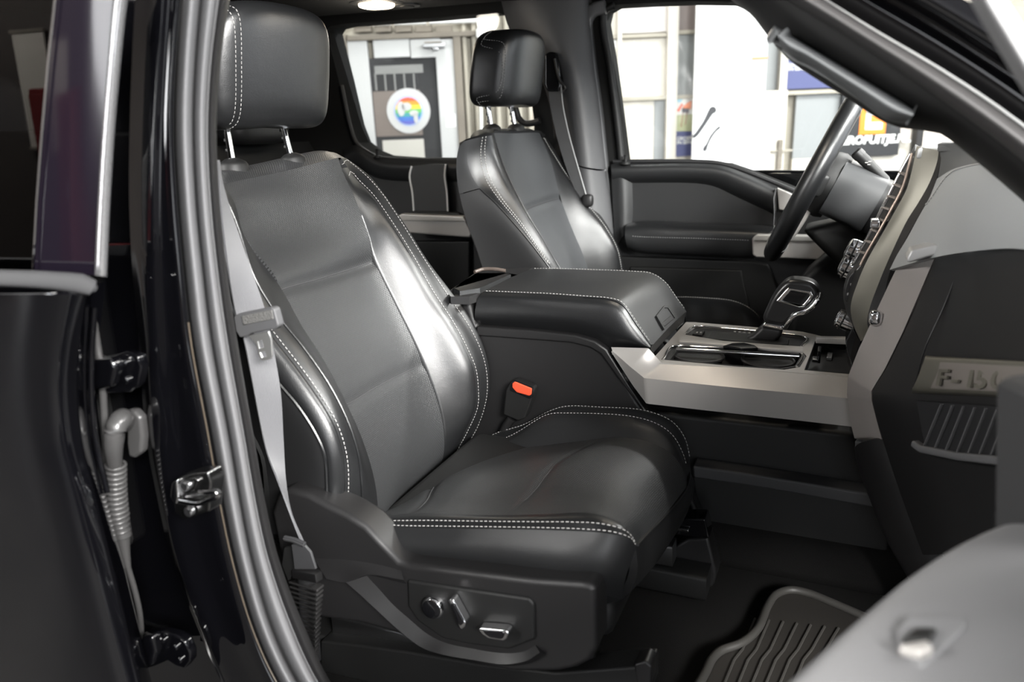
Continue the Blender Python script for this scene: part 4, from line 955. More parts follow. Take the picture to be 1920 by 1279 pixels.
SD.patch('backrest_centre_panel', mat('matte_panel_leather', (.046, .048, .051), .48, grain=(900, .1)), ds, 4, 6, 0, 1, 20, 90, rim=.012, fn=lambda u, v: -.005*math.exp(-((v - (dv1*(6-u)/2 + dv2*(u-4)/2))/.02)**2))
SD.patch('bolster', LEATHER, ds, 6, 7, .02, 1, 12, 50, rim=.012, puff=.004, label='shiny far bolster'); SD.patch('bolster', LEATHER_SOFT, ds, 7, 9, 0, 1, 10, 50, rim=.008)
for du in (-.14, .14): stitch('stitching', SD.line([(2 + du, .0), (2 + du, .8)], 120, .001), ds, r=.001)
stitch('stitching', SD.line([(7.1, .03), (7.1, .9)], 120, .001), ds, r=.001)
stitch('stitching', SD.line([(6.1, .03), (6.6, .02), (7.1, .03)], 30, .003), ds, r=.001)
tube('piping', SD.line([(1, .28), (1, .95)], 50, .001), .002, LEATHER, ds, k=6); tube('piping', SD.line([(3.9, .05), (3.9, .95)], 50, .001), .0016, LEATHER, ds, k=6)
tube('fold_seam', SD.line([(4.05, dv1), (5, (dv1+dv2)/2), (5.95, dv2)], 30, -.003), .0012, MATS['seam_thread'], ds, k=6)
tpd = [SD.at(u, 0) for u in (0, 1, 2, 3, 4, 4.5, 5, 5.5, 6, 7, 8)]
tw = [0, .05, .3, .6, .8, .9, 1, 1, 1, 1, .8]
STD = Surf([tpd] + [[p + np.array([dx*k_, 0, dz*k_]) for p, k_ in zip(tpd, tw)] for dx, dz in ((-.03, .012), (-.07, .0), (-.09, -.05))])
STD.patch('backrest_top', LEATHER_SOFT, ds, 0, 3, 0, 1, 12, 40, rim=.006)
SRD = Surf([off(dsil, (.0, .004, -.01)), off(dcl, (-.09, 0, -.03)), off(dcrr, (-.13, 0, -.05)), off(dso, (-.105, 0, -.03))], ref=np.array(SD.at(5, .5)))
SRD.patch('back_shell', PLASTIC_D, ds, 0, 3, .02, 1, 14, 24, rim=.01)
HD = np.array([-.805, .425, 1.115])
hd_, hdp = superell('headrest', HD, (.055, .135, .088), .36, .42, LEATHER, ds, 40, 72, shear=(.12, 0), fn=hshape, label='thick rounded leather headrest')
for ey in (-.130, -.124):
    ln = []
    for i in range(6, 35):
        row = hdp[i]; j = [q for q in range(72) if row[q][0] > HD[0] + .12*(row[q][2]-HD[2])]
        best = sorted(j, key=lambda q: abs(row[q][1] - (HD[1] + ey)))[:2]
        a, b = row[best[0]], row[best[1]]; tt = ((HD[1] + ey) - a[1]) / (b[1] - a[1]) if abs(b[1] - a[1]) > 1e-6 else 0
        ln.append(a + (b - a) * min(max(tt, -1), 1) + np.array([.0008, 0, 0]))
    stitch('stitching', cr(ln[::3] + [ln[-1]], 90), hd_, M=mat('dim_thread', (.2, .2, .2), .7), r=.0009)
for (a, b), (c, d), Yq in (((921, 241), (915, 196), .36), ((966, 240), (958, 196), .49)):
    lo_, hi_ = P(a, b, Yq), P(c, d, Yq); dr = hi_ - lo_
    po = tube('headrest_post', [lo_ - dr*.6, lo_, hi_, hi_ + dr*.5], .006, CHROME, ds, k=14)
    for s in (.3, .6, .86): box('notch', lo_ + dr*s + np.array([-.004, -.004, 0]), (.004, .006, .006), PLASTIC_D, po, bevel=.0008)
    lathe('guide', lo_ - dr/np.linalg.norm(dr)*.004, dr, [(-.010, .024), (.003, .024), (.008, .020), (.014, .012), (.014, .004)], PLASTIC_D, ds, k=24)
# cushion of the driver seat: the far side shows beyond the shifter
def DC(y, z, xs, xf): return [(-.60, y, z - .04), (xs, y, z), ((xs + xf)/2, y, z + .012), (xf - .05, y, z + .004), (xf, y, z - .03), (xf + .01, y, z - .10)]
SDC = Surf([DC(.165, .40, -.48, -.21), DC(.19, .45, -.48, -.19), DC(.25, .465, -.48, -.18), DC(.31, .458, -.48, -.16), DC(.43, .454, -.48, -.155), DC(.55, .462, -.48, -.16), DC(.61, .505, -.48, -.175), DC(.665, .512, -.48, -.19), DC(.69, .45, -.48, -.21)], ref=(-.35, .43, .3))
SDC.patch('cushion_centre_panel', MATS['matte_panel_leather'], ds, 3, 5, 0, 1, 14, 40, rim=.01)
SDC.patch('cushion_bolster', LEATHER, ds, 0, 3, 0, 1, 14, 40, rim=.008)
SDC.patch('cushion_bolster', LEATHER, ds, 5, 8, 0, 1, 14, 40, rim=.008, fn=lambda u, v: .0025*math.sin(v*46 + u*2)*math.exp(-((u-5.8)/.6)**2))
stitch('stitching', SDC.line([(6.9, .1), (6.9, .9)], 100, .001), ds, r=.001)
box('cushion_pan', (-.34, .4275, .38), (.42, .46, .10), PLASTIC_D, ds, bevel=.02)
plate('side_valance', [(880, 600), (1250, 640), (1300, 700), (900, 700)], .17, .02, PLASTIC_D, ds, bevel=.004)
for Yr in (.26, .60): sweep('seat_rail', [(-.66, Yr, .235), (-.10, Yr, .235)], rrect(.028, .022, .006), PLASTIC_D, ds); box('riser', (-.3, Yr, .30), (.30, .03, .10), PLASTIC_D, ds)

# ------------------------------------------------------------------ rear bench
rb = thing('rear_bench_seat', 'dark rear bench behind the front seats', 'seat', (-1.5, 0, .2))
SBN = Surf([[(-1.62, y, .95), (-1.52, y, .80), (-1.45, y, .55), (-1.40, y, .50)] for y in (-.70, 0, .70)])
SBN.patch('backrest', LEATHER_SOFT, rb, 0, 2, 0, 1, 20, 20, rim=.05)
box('cushion', (-1.32, 0, .45), (.46, 1.36, .14), LEATHER_SOFT, rb, bevel=.04, seg=4); box('base', (-1.35, 0, .29), (.40, 1.30, .18), PLASTIC_D, rb)
for y in (-.42, .42): 
    h = superell('headrest', (-1.60, y, 1.03), (.05, .12, .08), .4, .45, LEATHER_SOFT, rb, 16, 28)[0]

def lean(px): return [(a, b, YF + .022 + .06*b/310) for a, b in px]      # side glass leans in towards the roof
# ------------------------------------------------------------------ far doors
dd = thing('driver_door', 'closed driver door with padded armrest and silver pull', 'door', (-.35, .78, .2))
YP = .735
pan = plate('door_panel', [(1143, 312), (1150, 306), (1300, 307), (1352, 311), (1400, 326), (1484, 360), (1600, 402), (1760, 470), (1760, 640), (1150, 640), (1146, 480)], YP, .04, LEATHER_SOFT, dd, bevel=.012, seg=4)
sh_u = PP([(1146, 308), (1300, 306), (1352, 310), (1400, 326), (1455, 350)], YP - .002)
sh_m = PP([(1146, 316), (1300, 315), (1352, 320), (1398, 338), (1453, 364)], YP - .022)
sh_l = PP([(1148, 332), (1300, 332), (1345, 338), (1390, 358), (1450, 390)], YP - .018)
sh_b = PP([(1150, 346), (1300, 346), (1338, 352), (1380, 372), (1450, 404)], YP + .004)
SSH = Surf([sh_u, sh_m, sh_l, sh_b]); SSH.patch('upper_roll', LEATHER_SOFT, pan, 0, 3, 0, 1, 20, 50, rim=.006)
SSV = Surf([PP([(1146, 316), (1150, 400), (1152, 470)], YP - .012), PP([(1166, 330), (1170, 400), (1171, 440)], YP - .016), PP([(1190, 345), (1190, 400), (1188, 430)], YP + .004)])
SSV.patch('rear_roll', LEATHER_SOFT, pan, 0, 2, 0, 1, 12, 30, rim=.004)
ar_t = PP([(1174, 421), (1200, 417), (1300, 420), (1400, 423), (1450, 426)], .70); ar_u = PP([(1172, 428), (1200, 426), (1300, 429), (1400, 432), (1446, 434)], .672)
ar_m = PP([(1172, 443), (1200, 446), (1300, 449), (1400, 453), (1415, 454)], .665); ar_l = PP([(1176, 462), (1200, 470), (1300, 475), (1400, 480), (1414, 480)], .675); ar_b = PP([(1180, 470), (1200, 474), (1300, 480), (1400, 485), (1414, 485)], .72)
SAR = Surf([[p + np.array([0, .03, 0]) for p in ar_t], ar_t, ar_u, ar_m, ar_l, ar_b])
arm = SAR.patch('armrest', LEATHER, pan, 0, 3, 0, 1, 18, 50, rim=.006); SAR.patch('armrest_base', LEATHER_SOFT, pan, 3, 5, 0, 1, 12, 50, rim=.006)
stitch('stitching', SAR.line([(2.9, .06), (2.9, .95)], 90, .001), arm, r=.0009, M=MATS['dim_thread'])
sp = plate('silver_pull', [(1410, 446), (1420, 443), (1570, 446), (1576, 450), (1576, 484), (1570, 488), (1418, 483), (1411, 478)], .655, .06, SILVER, pan, bevel=.006, seg=3)
plate('pull_top', [(1413, 444), (1420, 440), (1572, 444), (1576, 454), (1412, 452)], .65, .03, mat('pale_silver', (.62, .60, .57), .35, metal=.5), sp, bevel=.003)
plate('lower_panel', [(1150, 480), (1412, 490), (1440, 496), (1475, 580), (1480, 640), (1150, 640)], YP - .012, .02, PLASTIC_D, pan, bevel=.006)
plate('pocket', [(1180, 500), (1390, 506), (1420, 640), (1180, 640)], YP - .018, .01, PLASTIC_D, pan, bevel=.006)
tube('belt_seal', cr(PP([(1150, 303), (1300, 303), (1352, 307), (1400, 322), (1484, 356), (1600, 402)], YP + .01), 40), .006, RUBBER_D, dd, k=8)
sbx = plate('silver_insert', [(1456, 352), (1480, 362), (1500, 372), (1500, 400), (1460, 393)], YP - .018, .02, SILVER, pan, bevel=.003)
tube('chrome_line', cr(PP([(1456, 352), (1452, 372), (1453, 400), (1451, 432)], YP - .022), 20), .0028, CHROME, pan, k=8)
for px in (1456,): plate('strap', [(1450, 356), (1456, 354), (1455, 432), (1449, 432)], YP - .02, .006, PLASTIC_D, pan, bevel=.001)
lk = lathe('lock_pin', P(1173, 304, YP - .008), (0, 0, 1), [(-.006, .014), (.0, .014), (.001, .005), (.014, .005), (.018, .006), (.02, .004)], PLASTIC_D, dd, k=16)
gw = prism('window_glass', PP(lean([(1120, 310), (1128, -5), (1390, -5), (1560, 140), (1900, 420), (1900, 470), (1400, 335)])), (0, .004, 0), GLASS, dd, bevel=0)
tube('door_frame_edge', cr(PP([(1166, 306), (1158, 230), (1143, 120), (1131, 40), (1136, 18), (1152, 10)], YF - .01), 40), .010, PLASTIC_D, dd, k=8)
box('outer_skin', (-.35, .96, .45), (1.2, .03, .8), PAINT, dd, bevel=.01)
rd = thing('far_rear_door', 'closed far rear door with grey strap and silver handle', 'door', (-1.2, .78, .2))
pan = plate('door_panel', [(640, 290), (655, 275), (672, 280), (695, 294), (720, 301), (850, 303), (960, 303), (960, 640), (640, 640)], YP, .04, LEATHER_SOFT, rd, bevel=.01, seg=3)
SR1 = Surf([PP([(645, 278), (668, 272), (690, 286), (715, 297), (770, 300), (900, 300)], YP - .004), PP([(645, 292), (664, 286), (688, 298), (712, 308), (770, 312), (900, 312)], YP - .022), PP([(645, 310), (662, 304), (684, 314), (708, 326), (770, 332), (900, 332)], YP - .012), PP([(645, 320), (662, 316), (684, 326), (708, 338), (770, 344), (900, 344)], YP + .006)])
SR1.patch('upper_roll', LEATHER_SOFT, pan, 0, 3, 0, 1, 18, 40, rim=.006)
stp = Surf([PP([(772, 312), (768, 330), (773, 360), (776, 396)], YP - .026), PP([(805, 308), (804, 326), (807, 360), (809, 396)], YP - .032), PP([(838, 308), (836, 328), (840, 360), (842, 396)], YP - .026)])
sp_ = stp.patch('leather_strap', mat('grey_strap', (.05, .051, .053), .5), rd, 0, 2, 0, 1, 10, 20, rim=.008)
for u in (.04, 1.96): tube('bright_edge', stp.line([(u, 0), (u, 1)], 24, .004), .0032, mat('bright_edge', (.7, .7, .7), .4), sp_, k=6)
hp_ = plate('silver_handle', [(744, 408), (756, 403), (870, 408), (884, 440), (880, 446), (764, 437)], .66, .06, SILVER, rd, bevel=.008, seg=3)
plate('handle_top', [(744, 407), (752, 401), (868, 406), (874, 416), (750, 414)], .655, .03, MATS['pale_silver'], hp_, bevel=.003)
plate('handle_cup', [(756, 402), (772, 396), (858, 399), (866, 406)], .69, .02, PLASTIC_D, rd, bevel=.002)
plate('lower_panel', [(640, 452), (880, 452), (880, 640), (640, 640)], YP - .02, .03, PLASTIC_D, rd, bevel=.006)
lathe('lock_pin', P(708, 292, YP - .008), (0, 0, 1), [(-.006, .012), (.0, .012), (.001, .005), (.016, .005), (.02, .006), (.022, .004)], PLASTIC_D, rd, k=16)
prism('window_glass', PP(lean([(600, 310), (600, 30), (960, 5), (1010, 310)])), (0, .004, 0), GLASS, rd, bevel=0)
tube('window_seal', cr(PP([(640, 160), (656, 236), (668, 268), (690, 286), (712, 296), (770, 300), (850, 300), (960, 300)], YF - .008), 50), .007, RUBBER_D, rd, k=8)
box('outer_skin', (-1.5, .96, .45), (1.0, .03, .8), PAINT, rd, bevel=.01)
lpx = thing('belt_guide_loop', 'curved black belt guide seen below the driver headrest', 'guide', P(985, 230, .70))
tube('loop', cr(PP([(962, 190), (967, 205), (973, 222), (984, 231), (1002, 230), (1012, 226)], .70), 30), .009, PLASTIC, lpx, k=10)

# ------------------------------------------------------------------ driver belt
db = thing('driver_seat_belt', 'black driver seat belt hanging from the far pillar', 'seat belt', P(1095, 380, .66))
SBD = Surf([PP([(1027, 160), (1032, 200), (1045, 260), (1060, 310), (1080, 360), (1096, 392)], .655), PP([(1052, 158), (1056, 200), (1069, 260), (1083, 310), (1096, 355), (1106, 390)], .655)])
SBD.patch('webbing', WEB_D, db, 0, 1, 0, 1, 6, 40, rim=.003)
tube('webbing_edge', SBD.line([(1, 0), (1, 1)], 30, .001), .0018, mat('pale_web_edge', (.35, .35, .35), .6), db, k=6)
plate('guide_cover', [(1020, 102), (1030, 96), (1042, 98), (1048, 125), (1052, 160), (1048, 172), (1026, 172), (1020, 160)], .65, .04, GLOSSB, db, bevel=.006, seg=3)
tube('ring_edge', cr(PP([(1040, 110), (1046, 140), (1052, 155), (1058, 160), (1060, 168), (1056, 172)], .645), 20), .004, PLASTIC, db, k=8)
superell('anchor', P(1102, 376, .655), (.016, .012, .018), .6, .6, PLASTIC, db, 10, 16)

# ------------------------------------------------------------------ dashboard
da = thing('dashboard', 'dashboard end with silver frame, vents and padded top', 'dashboard', (.15, -.2, .2))
# champagne frame beside the vents
fl = PP([(1719, 274), (1714, 300), (1700, 354), (1678, 396), (1655, 437), (1626, 488), (1608, 530), (1595, 575), (1600, 608), (1614, 640)], -.185)
frr = PP([(1760, 282), (1758, 300), (1744, 340), (1722, 380), (1701, 413), (1669, 480), (1648, 530), (1630, 580), (1626, 606), (1632, 628)], -.20)
SF = Surf([fl, mid(fl, frr, 14, (-.0015, 0, 0)), frr])
SF.patch('stack_frame', CHAMP, da, 0, 2, 0, 1, 10, 70, rim=.014, label='champagne frame of the centre stack')
prism('frame_cap', PP([(1714, 300), (1719, 276), (1755, 268), (1763, 284), (1760, 296)], -.19), (.05, .05, 0), mat('grey_cap', (.34, .34, .34), .4), da, bevel=.004)
# centre stack face: chrome edge, vents, knobs
fc = PP([(1716, 284), (1700, 312), (1672, 366), (1640, 430), (1612, 482), (1590, 520), (1582, 552), (1585, 580), (1600, 612), (1612, 640)], -.13)
SK = Surf([fl, fc, [p + np.array([.02, .32, 0]) for p in cr(fc, 14)]])
SK.patch('stack_face', PLASTIC_D, da, 0, 2, 0, 1, 10, 50, rim=.006)
tube('chrome_edge', SK.line([(.96, .02), (.96, .58)], 50, .004), .0028, CHROME, da, k=8); tube('vent_edge', SK.line([(.12, .03), (.12, .6)], 50, .004), .0022, mat('copper_edge', (.45, .36, .30), .3, metal=.6), da, k=8)
for i in range(8):
    v = .12 + i * .058
    a, b = SK.at(.14, v + .012) + SK.n(.14, v)*.004, SK.at(.9, v - .01) + SK.n(.9, v)*.004
    sweep('vent_slat', [a, b], rrect(.0035, .0012, .0008), mat('vent_slat_plastic', (.22, .19, .17), .4), da)
tb_ = SK.at(.5, .375) + SK.n(.5, .375)*.01
box('vent_tab', tb_, (.014, .03, .012), CHROME, da, bevel=.002)
for px, r in (((1604, 470), .018), ((1592, 500), .019), ((1584, 600), .016)):
    c = P(*px, -.10); kb = lathe('control_knob', c, (-.93, -.05, .35), [(-.02, r), (.006, r), (.012, r*.92), (.014, r*.6), (.014, r*.1)], CHROME, da, k=26)
    tube('knob_ring', np.array([c + np.array([-.004, 0, .0]) + r*1.02*(math.cos(t)*np.array([0, 1, 0]) + math.sin(t)*np.array([.35, 0, .93])) for t in np.linspace(0, 2*math.pi, 24, endpoint=False)]), .0016, PLASTIC_D, kb, k=6, closed=True)
tube('chrome_dial', np.array([P(1618, 492, -.15) + .016*(math.cos(t)*np.array([0, 1, 0]) + math.sin(t)*np.array([.4, 0, .9])) for t in np.linspace(0, 2*math.pi, 28, endpoint=False)]), .0035, CHROME, da, k=8, closed=True)
bm_ = plate('button_module', [(1590, 520), (1602, 506), (1614, 518), (1606, 548), (1597, 574), (1584, 566), (1582, 545)], -.16, .05, PLASTIC, da, bevel=.003)
for px in ((1596, 532), (1590, 550)): plate('button_mark', [(px[0]-2, px[1]), (px[0]+3, px[1]-2), (px[0]+3, px[1]+2), (px[0]-2, px[1]+4)], -.1615, .001, STITCH, bm_, bevel=0)
plate('lower_stack', [(1585, 640), (1600, 612), (1616, 640), (1626, 680), (1600, 700), (1588, 660)], -.17, .2, GLOSSB, da, bevel=.003)
# dark gap strip and outer silver frame
SGp = Surf([frr, PP([(1766, 284), (1764, 300), (1756, 335), (1742, 370), (1725, 400), (1700, 445), (1672, 500), (1660, 545), (1662, 580), (1650, 610)], -.215)])
SGp.patch('gap_strip', RUBBER_D, da, 0, 1, 0, 1, 6, 50, rim=.01)
ol = PP([(1757, 350), (1735, 395), (1706, 450), (1690, 485), (1668, 530), (1642, 586), (1610, 655), (1590, 706), (1588, 740), (1594, 790), (1602, 822), (1628, 828)], -.225)
orr = PP([(1800, 350), (1782, 395), (1768, 440), (1754, 480), (1728, 540), (1694, 620), (1660, 690), (1634, 733), (1634, 750), (1644, 790), (1652, 818), (1652, 826)], -.262)
SO = Facet([seg(ol), seg(orr)])
SO.patch('outer_frame', mat('rose_silver_trim', (.30, .274, .262), .42, metal=.2), da, 0, 1, .26, 1, 8, 90, rim=.012, label='silver frame edge of the glove box side')
sbt = superell('trim_clip', P(1642, 596, -.23), (.010, .010, .012), .7, .7, CHROME, da, 10, 16)
# padded upper dash
pd0 = PP([(1757, 335), (1742, 372), (1725, 402), (1700, 448), (1682, 478), (1668, 506)], -.222)
pd1 = PP([(1790, 316), (1778, 360), (1768, 400), (1756, 440), (1744, 470), (1738, 486)], -.30)
pd2 = PP([(1850, 304), (1836, 350), (1826, 400), (1820, 435), (1818, 462), (1818, 472)], -.41)
pd3 = PP([(1960, 300), (1950, 350), (1940, 400), (1936, 440), (1936, 464), (1936, 470)], -.56)
def outb(c): return [p + np.array([.03, -.24, -.005]) for p in c]
SPD = Surf([pd0, pd1, pd2, pd3, outb(pd3)]); SPD.patch('padded_fascia', mat('sheen_tinted_dash_leather', (.32, .33, .333), .42, grain=(700, .12)), da, 0, 4, 0, 1, 30, 40, rim=.006)  # sheen of grey-black leather put into a lighter base colour
stitch('stitching', SPD.line([(.05, .28), (.45, .10), (.9, .03), (1.4, .015), (2.2, .01)], 80, .001), da, r=.0011)
tp0 = PP([(1758, 270), (1763, 286), (1757, 335)], -.21); tp1 = PP([(1800, 268), (1798, 292), (1790, 316)], -.30); tp2 = PP([(1870, 264), (1862, 284), (1850, 304)], -.41); tp3 = PP([(1980, 262), (1970, 282), (1960, 300)], -.56)
STP = Surf([tp0, tp1, tp2, tp3, outb(tp3)]); STP.patch('upper_dash', mat('dark_grey_dash', (.08, .083, .085), .5, grain=(700, .1)), da, 0, 4, 0, 1, 20, 16, rim=.006)
SDT = Surf([tp0[:1] + [tp0[0] + np.array([.15, .05, .01]), tp0[0] + np.array([.32, .05, -.01])], tp2[:1] + [tp2[0] + np.array([.15, .0, .01]), tp2[0] + np.array([.32, 0, -.01])], tp3[:1] + [tp3[0] + np.array([.15, 0, .01]), tp3[0] + np.array([.32, 0, -.01])], outb(tp3[:1] + [tp3[0] + np.array([.15, 0, .01]), tp3[0] + np.array([.32, 0, -.01])])], ref=(.2, -.4, .5))
SDT.patch('dash_top', MATS['dark_grey_dash'], da, 0, 3, 0, 1, 12, 12, rim=.01)
box('dash_core', (.33, 0, .66), (.26, 1.10, .36), PLASTIC_D, da, bevel=.03)
# glove box side: silver cap, dark face, badge, louvres
plate('frame_top_cap', [(1700, 485), (1708, 470), (1756, 458), (1764, 464), (1756, 478), (1702, 494)], -.315, .04, mat('bright_cap', (.55, .55, .55), .35, metal=.3), da, bevel=.003)
gl0 = PP([(1758, 474), (1730, 545), (1696, 622), (1660, 694), (1636, 736), (1644, 786), (1660, 840), (1690, 930), (1730, 1040)], -.265)
gl1 = PP([(1800, 472), (1782, 545), (1756, 622), (1728, 694), (1712, 748), (1716, 800), (1726, 850), (1750, 930), (1790, 1040)], -.335)
gl2 = PP([(1860, 470), (1850, 545), (1838, 622), (1824, 694), (1818, 748), (1818, 800), (1820, 850), (1836, 930), (1860, 1040)], -.43)
gl3 = PP([(1960, 466), (1950, 545), (1944, 622), (1940, 694), (1938, 748), (1938, 800), (1938, 850), (1946, 930), (1960, 1040)], -.57)
SGB = Surf([gl0, gl1, gl2, gl3, outb(gl3)]); gb = SGB.patch('glove_box_face', PLASTIC, da, 0, 4, 0, 1, 30, 60, rim=.01)
tube('glove_box_seam', cr(PP([(1806, 482), (1772, 570), (1736, 650), (1715, 720)], -.335), 30), .0012, RUBBER_D, gb, k=6)
def FY(x): return float(np.interp(x, [1636, 1712, 1818, 1938, 2000], [-.265, -.335, -.43, -.57, -.65]))
def fcurve(pts, lift): return PP([(a, b, FY(a) - lift) for a, b in pts])
xs_ = (1712, 1740, 1790, 1840, 1890, 1950)
SBB = Surf([fcurve([(x + 24 if i == 0 else x + 6, 667 + (x - 1730)*.055) for i, x in enumerate(xs_)], .004), fcurve([(x + 22 if i == 0 else x + 5, 672 + (x - 1730)*.055) for i, x in enumerate(xs_)], .026), fcurve([(x + 12, 700 + (x - 1730)*.05) for x in xs_], .030), fcurve([(x - 1, 730 + (x - 1730)*.045) for x in xs_], .026), fcurve([(x - 3, 738 + (x - 1730)*.045) for x in xs_], .004)])
bd = SBB.patch('badge_bar', CHAMP, da, 0, 4, 0, 1, 18, 30, rim=.006, label='champagne bar with embossed lettering')
SBB.patch('badge_field', mat('badge_field_grey', (.20, .18, .165), .45, metal=.3), bd, 1.25, 2.85, .13, 1, 12, 24, rim=.003, fn=lambda u, v: .0012)
bn = P(1900, 712, FY(1900)) - P(1750, 704, FY(1750)); bn /= np.linalg.norm(bn)
for ch_, x, yb in (('F', 1756, 722), ('-', 1784, 724), ('1', 1808, 725), ('5', 1828, 727), ('0', 1858, 728)):
    lettering('badge_letter', ch_, P(x, yb, FY(x) - .036), bn, (0.06, 0, 1), .030, .003, CHAMP, bd, bold=.02, sx=1.9)
SLV = Surf([fcurve([(1718, 752), (1790, 757), (1860, 762), (1950, 770)], .014), fcurve([(1734, 836), (1800, 850), (1860, 858), (1950, 868)], .014)])
lv = SLV.patch('louvre_panel', RUBBER_D, da, 0, 1, 0, 1, 6, 20, rim=.004)
for i in range(9):
    x = 1740 + i * 21
    sweep('louvre', [P(x + 26, 758 + i*2, FY(x + 26) - .017), P(x - 8, 840 + i*3, FY(x - 8) - .017)], rrect(.0010, .002, .0005), PLASTIC_G, lv, up=(1, .3, 0))
sweep('louvre_sill', fcurve([(1716, 832), (1730, 842), (1800, 856), (1950, 872)], .018), rrect(.006, .005, .003), PLASTIC_G, lv)
# lower column and knee panel
kn = PP([(1602, 840), (1606, 870), (1630, 935), (1660, 1010), (1705, 1090), (1760, 1200)], -.225); kn2 = PP([(1645, 824), (1652, 860), (1682, 935), (1712, 1010), (1750, 1075), (1800, 1190)], -.262)
SKN = Surf([[p + np.array([.02, .05, 0]) for p in kn], kn, [p + np.array([-.008, 0, 0]) for p in mid(kn, kn2, 12, (0, 0, 0))], kn2, [p + np.array([.03, 0, 0]) for p in kn2]]); SKN.patch('knee_panel', PLASTIC, da, 0, 4, 0, 1, 18, 40, rim=.006)
prism('lower_clip', PP([(1602, 826), (1632, 832), (1640, 842), (1608, 850), (1602, 842)], -.23), (.01, .03, 0), PLASTIC_G, da, bevel=.003)
# ------------------------------------------------------------------ steering wheel and column
WC = np.array([-.070, .4275, .866]); wu = np.array([.403, 0, .915]); wn_ = np.array([-.915, 0, .403]); wy = np.array([0, 1.0, 0])
swl = thing('steering_wheel', 'black leather steering wheel seen edge-on', 'steering wheel', WC)
ring = [WC + .178*(math.cos(t)*wy + math.sin(t)*wu) for t in np.linspace(0, 2*math.pi, 72, endpoint=False)]
rim_ = sweep('rim', np.array(ring), [(1.25*a, b) for a, b in circ(.021, 16)], LEATHER, swl, up=wn_, closed=True)
for rr_ in (-.006,):
    a = [WC + (.153)*(math.cos(t)*wy + math.sin(t)*wu) + wn_*rr_ for t in np.linspace(.1, math.pi - .1, 160)]
    stitch('stitching', a, rim_, r=.0014, length=.006, gap=.005, M=mat('grey_thread', (.25, .25, .25), .7))
for t in (math.radians(60), math.radians(120), math.radians(235), math.radians(305)):
    c = WC + .178*(math.cos(t)*wy + math.sin(t)*wu); q = [c + .0222*(math.cos(s)*(math.cos(t)*wy + math.sin(t)*wu) + math.sin(s)*wn_) for s in np.linspace(0, 2*math.pi, 20, endpoint=False)]
    tube('rim_seam', np.array(q), .0008, MATS['dim_thread'], rim_, k=5, closed=True)
lathe('hub', WC - wn_*.055, wn_, [(0, .07), (.015, .075), (.045, .07), (.055, .055), (.056, .01)], PLASTIC_D, swl, k=30)
for t in (0, math.pi, -math.pi/2):
    e = math.cos(t)*wy + math.sin(t)*wu
    sweep('spoke', [WC + e*.05 - wn_*.025, WC + e*.12 - wn_*.02, WC + e*.17 - wn_*.002], rrect(.022 if t != -math.pi/2 else .03, .008, .005), SILVER if t == -math.pi/2 else PLASTIC_D, swl, up=wn_)
col_ = thing('steering_column', 'grey steering column cover with stalk behind the wheel', 'steering column', WC - wn_*.2)
def prof(s):
    return [( .062*s, .050*s), (.075*s, .0), (.062*s, -.050*s), (0, -.062*s), (-.062*s, -.050*s), (-.075*s, .0), (-.062*s, .050*s), (0, .064*s)]
sweep('column_shroud', [WC - wn_*.045, WC - wn_*.06, WC - wn_*.14], cr(np.array(prof(1.0)), 40, closed=True).tolist(), mat('column_plastic', (.05, .051, .053), .5), col_, up=wu)
sweep('column_gaiter', [WC - wn_*.14, WC - wn_*.16], cr(np.array(prof(.96)), 40, closed=True).tolist(), RUBBER_D, col_, up=wu)
sweep('column_housing', [WC - wn_*.16, WC - wn_*.175, WC - wn_*.30], cr(np.array(prof(1.22)), 40, closed=True).tolist(), MATS['column_plastic'], col_, up=wu)
plate('lower_shroud', [(1500, 430), (1575, 415), (1640, 440), (1600, 520), (1570, 500)], .44, .12, PLASTIC_D, col_, bevel=.02, seg=3)
sk0 = P(1648, 326, .40); sk1 = P(1606, 286, .40); sd = (sk1 - sk0)/np.linalg.norm(sk1 - sk0)
stk = tube('stalk', [sk0 - sd*.02, sk0, sk0 + (sk1-sk0)*.6, sk1], .0125, PLASTIC_D, col_, k=16, scale=[.8, .85, 1.0, 1.0])
lathe('stalk_end', sk1 - sd*.012, sd, [(0, .0135), (.012, .0135), (.016, .010), (.016, .002)], PLASTIC, stk, k=18)
for i, (dx, dy) in enumerate(((.0, 0), (.006, 0), (-.005, .0))): box('stalk_mark', sk0 + (sk1-sk0)*(.45 + .1*(i % 2)) + np.array([dx, -.0125, .002*i]), (.006, .001, .002), STITCH, stk, bevel=0)
plate('lower_dash', [(1500, 520), (1560, 470), (1660, 440), (1760, 560), (1760, 760), (1480, 760), (1470, 640)], .56, .1, PLASTIC_D, da, bevel=.02)
prism('driver_dash', [(.12, .17, .86), (.15, .17, .70), (.30, .17, .60), (.45, .17, .86), (.25, .17, .88)], (0, .57, 0), PLASTIC_D, da, bevel=.02, seg=3)

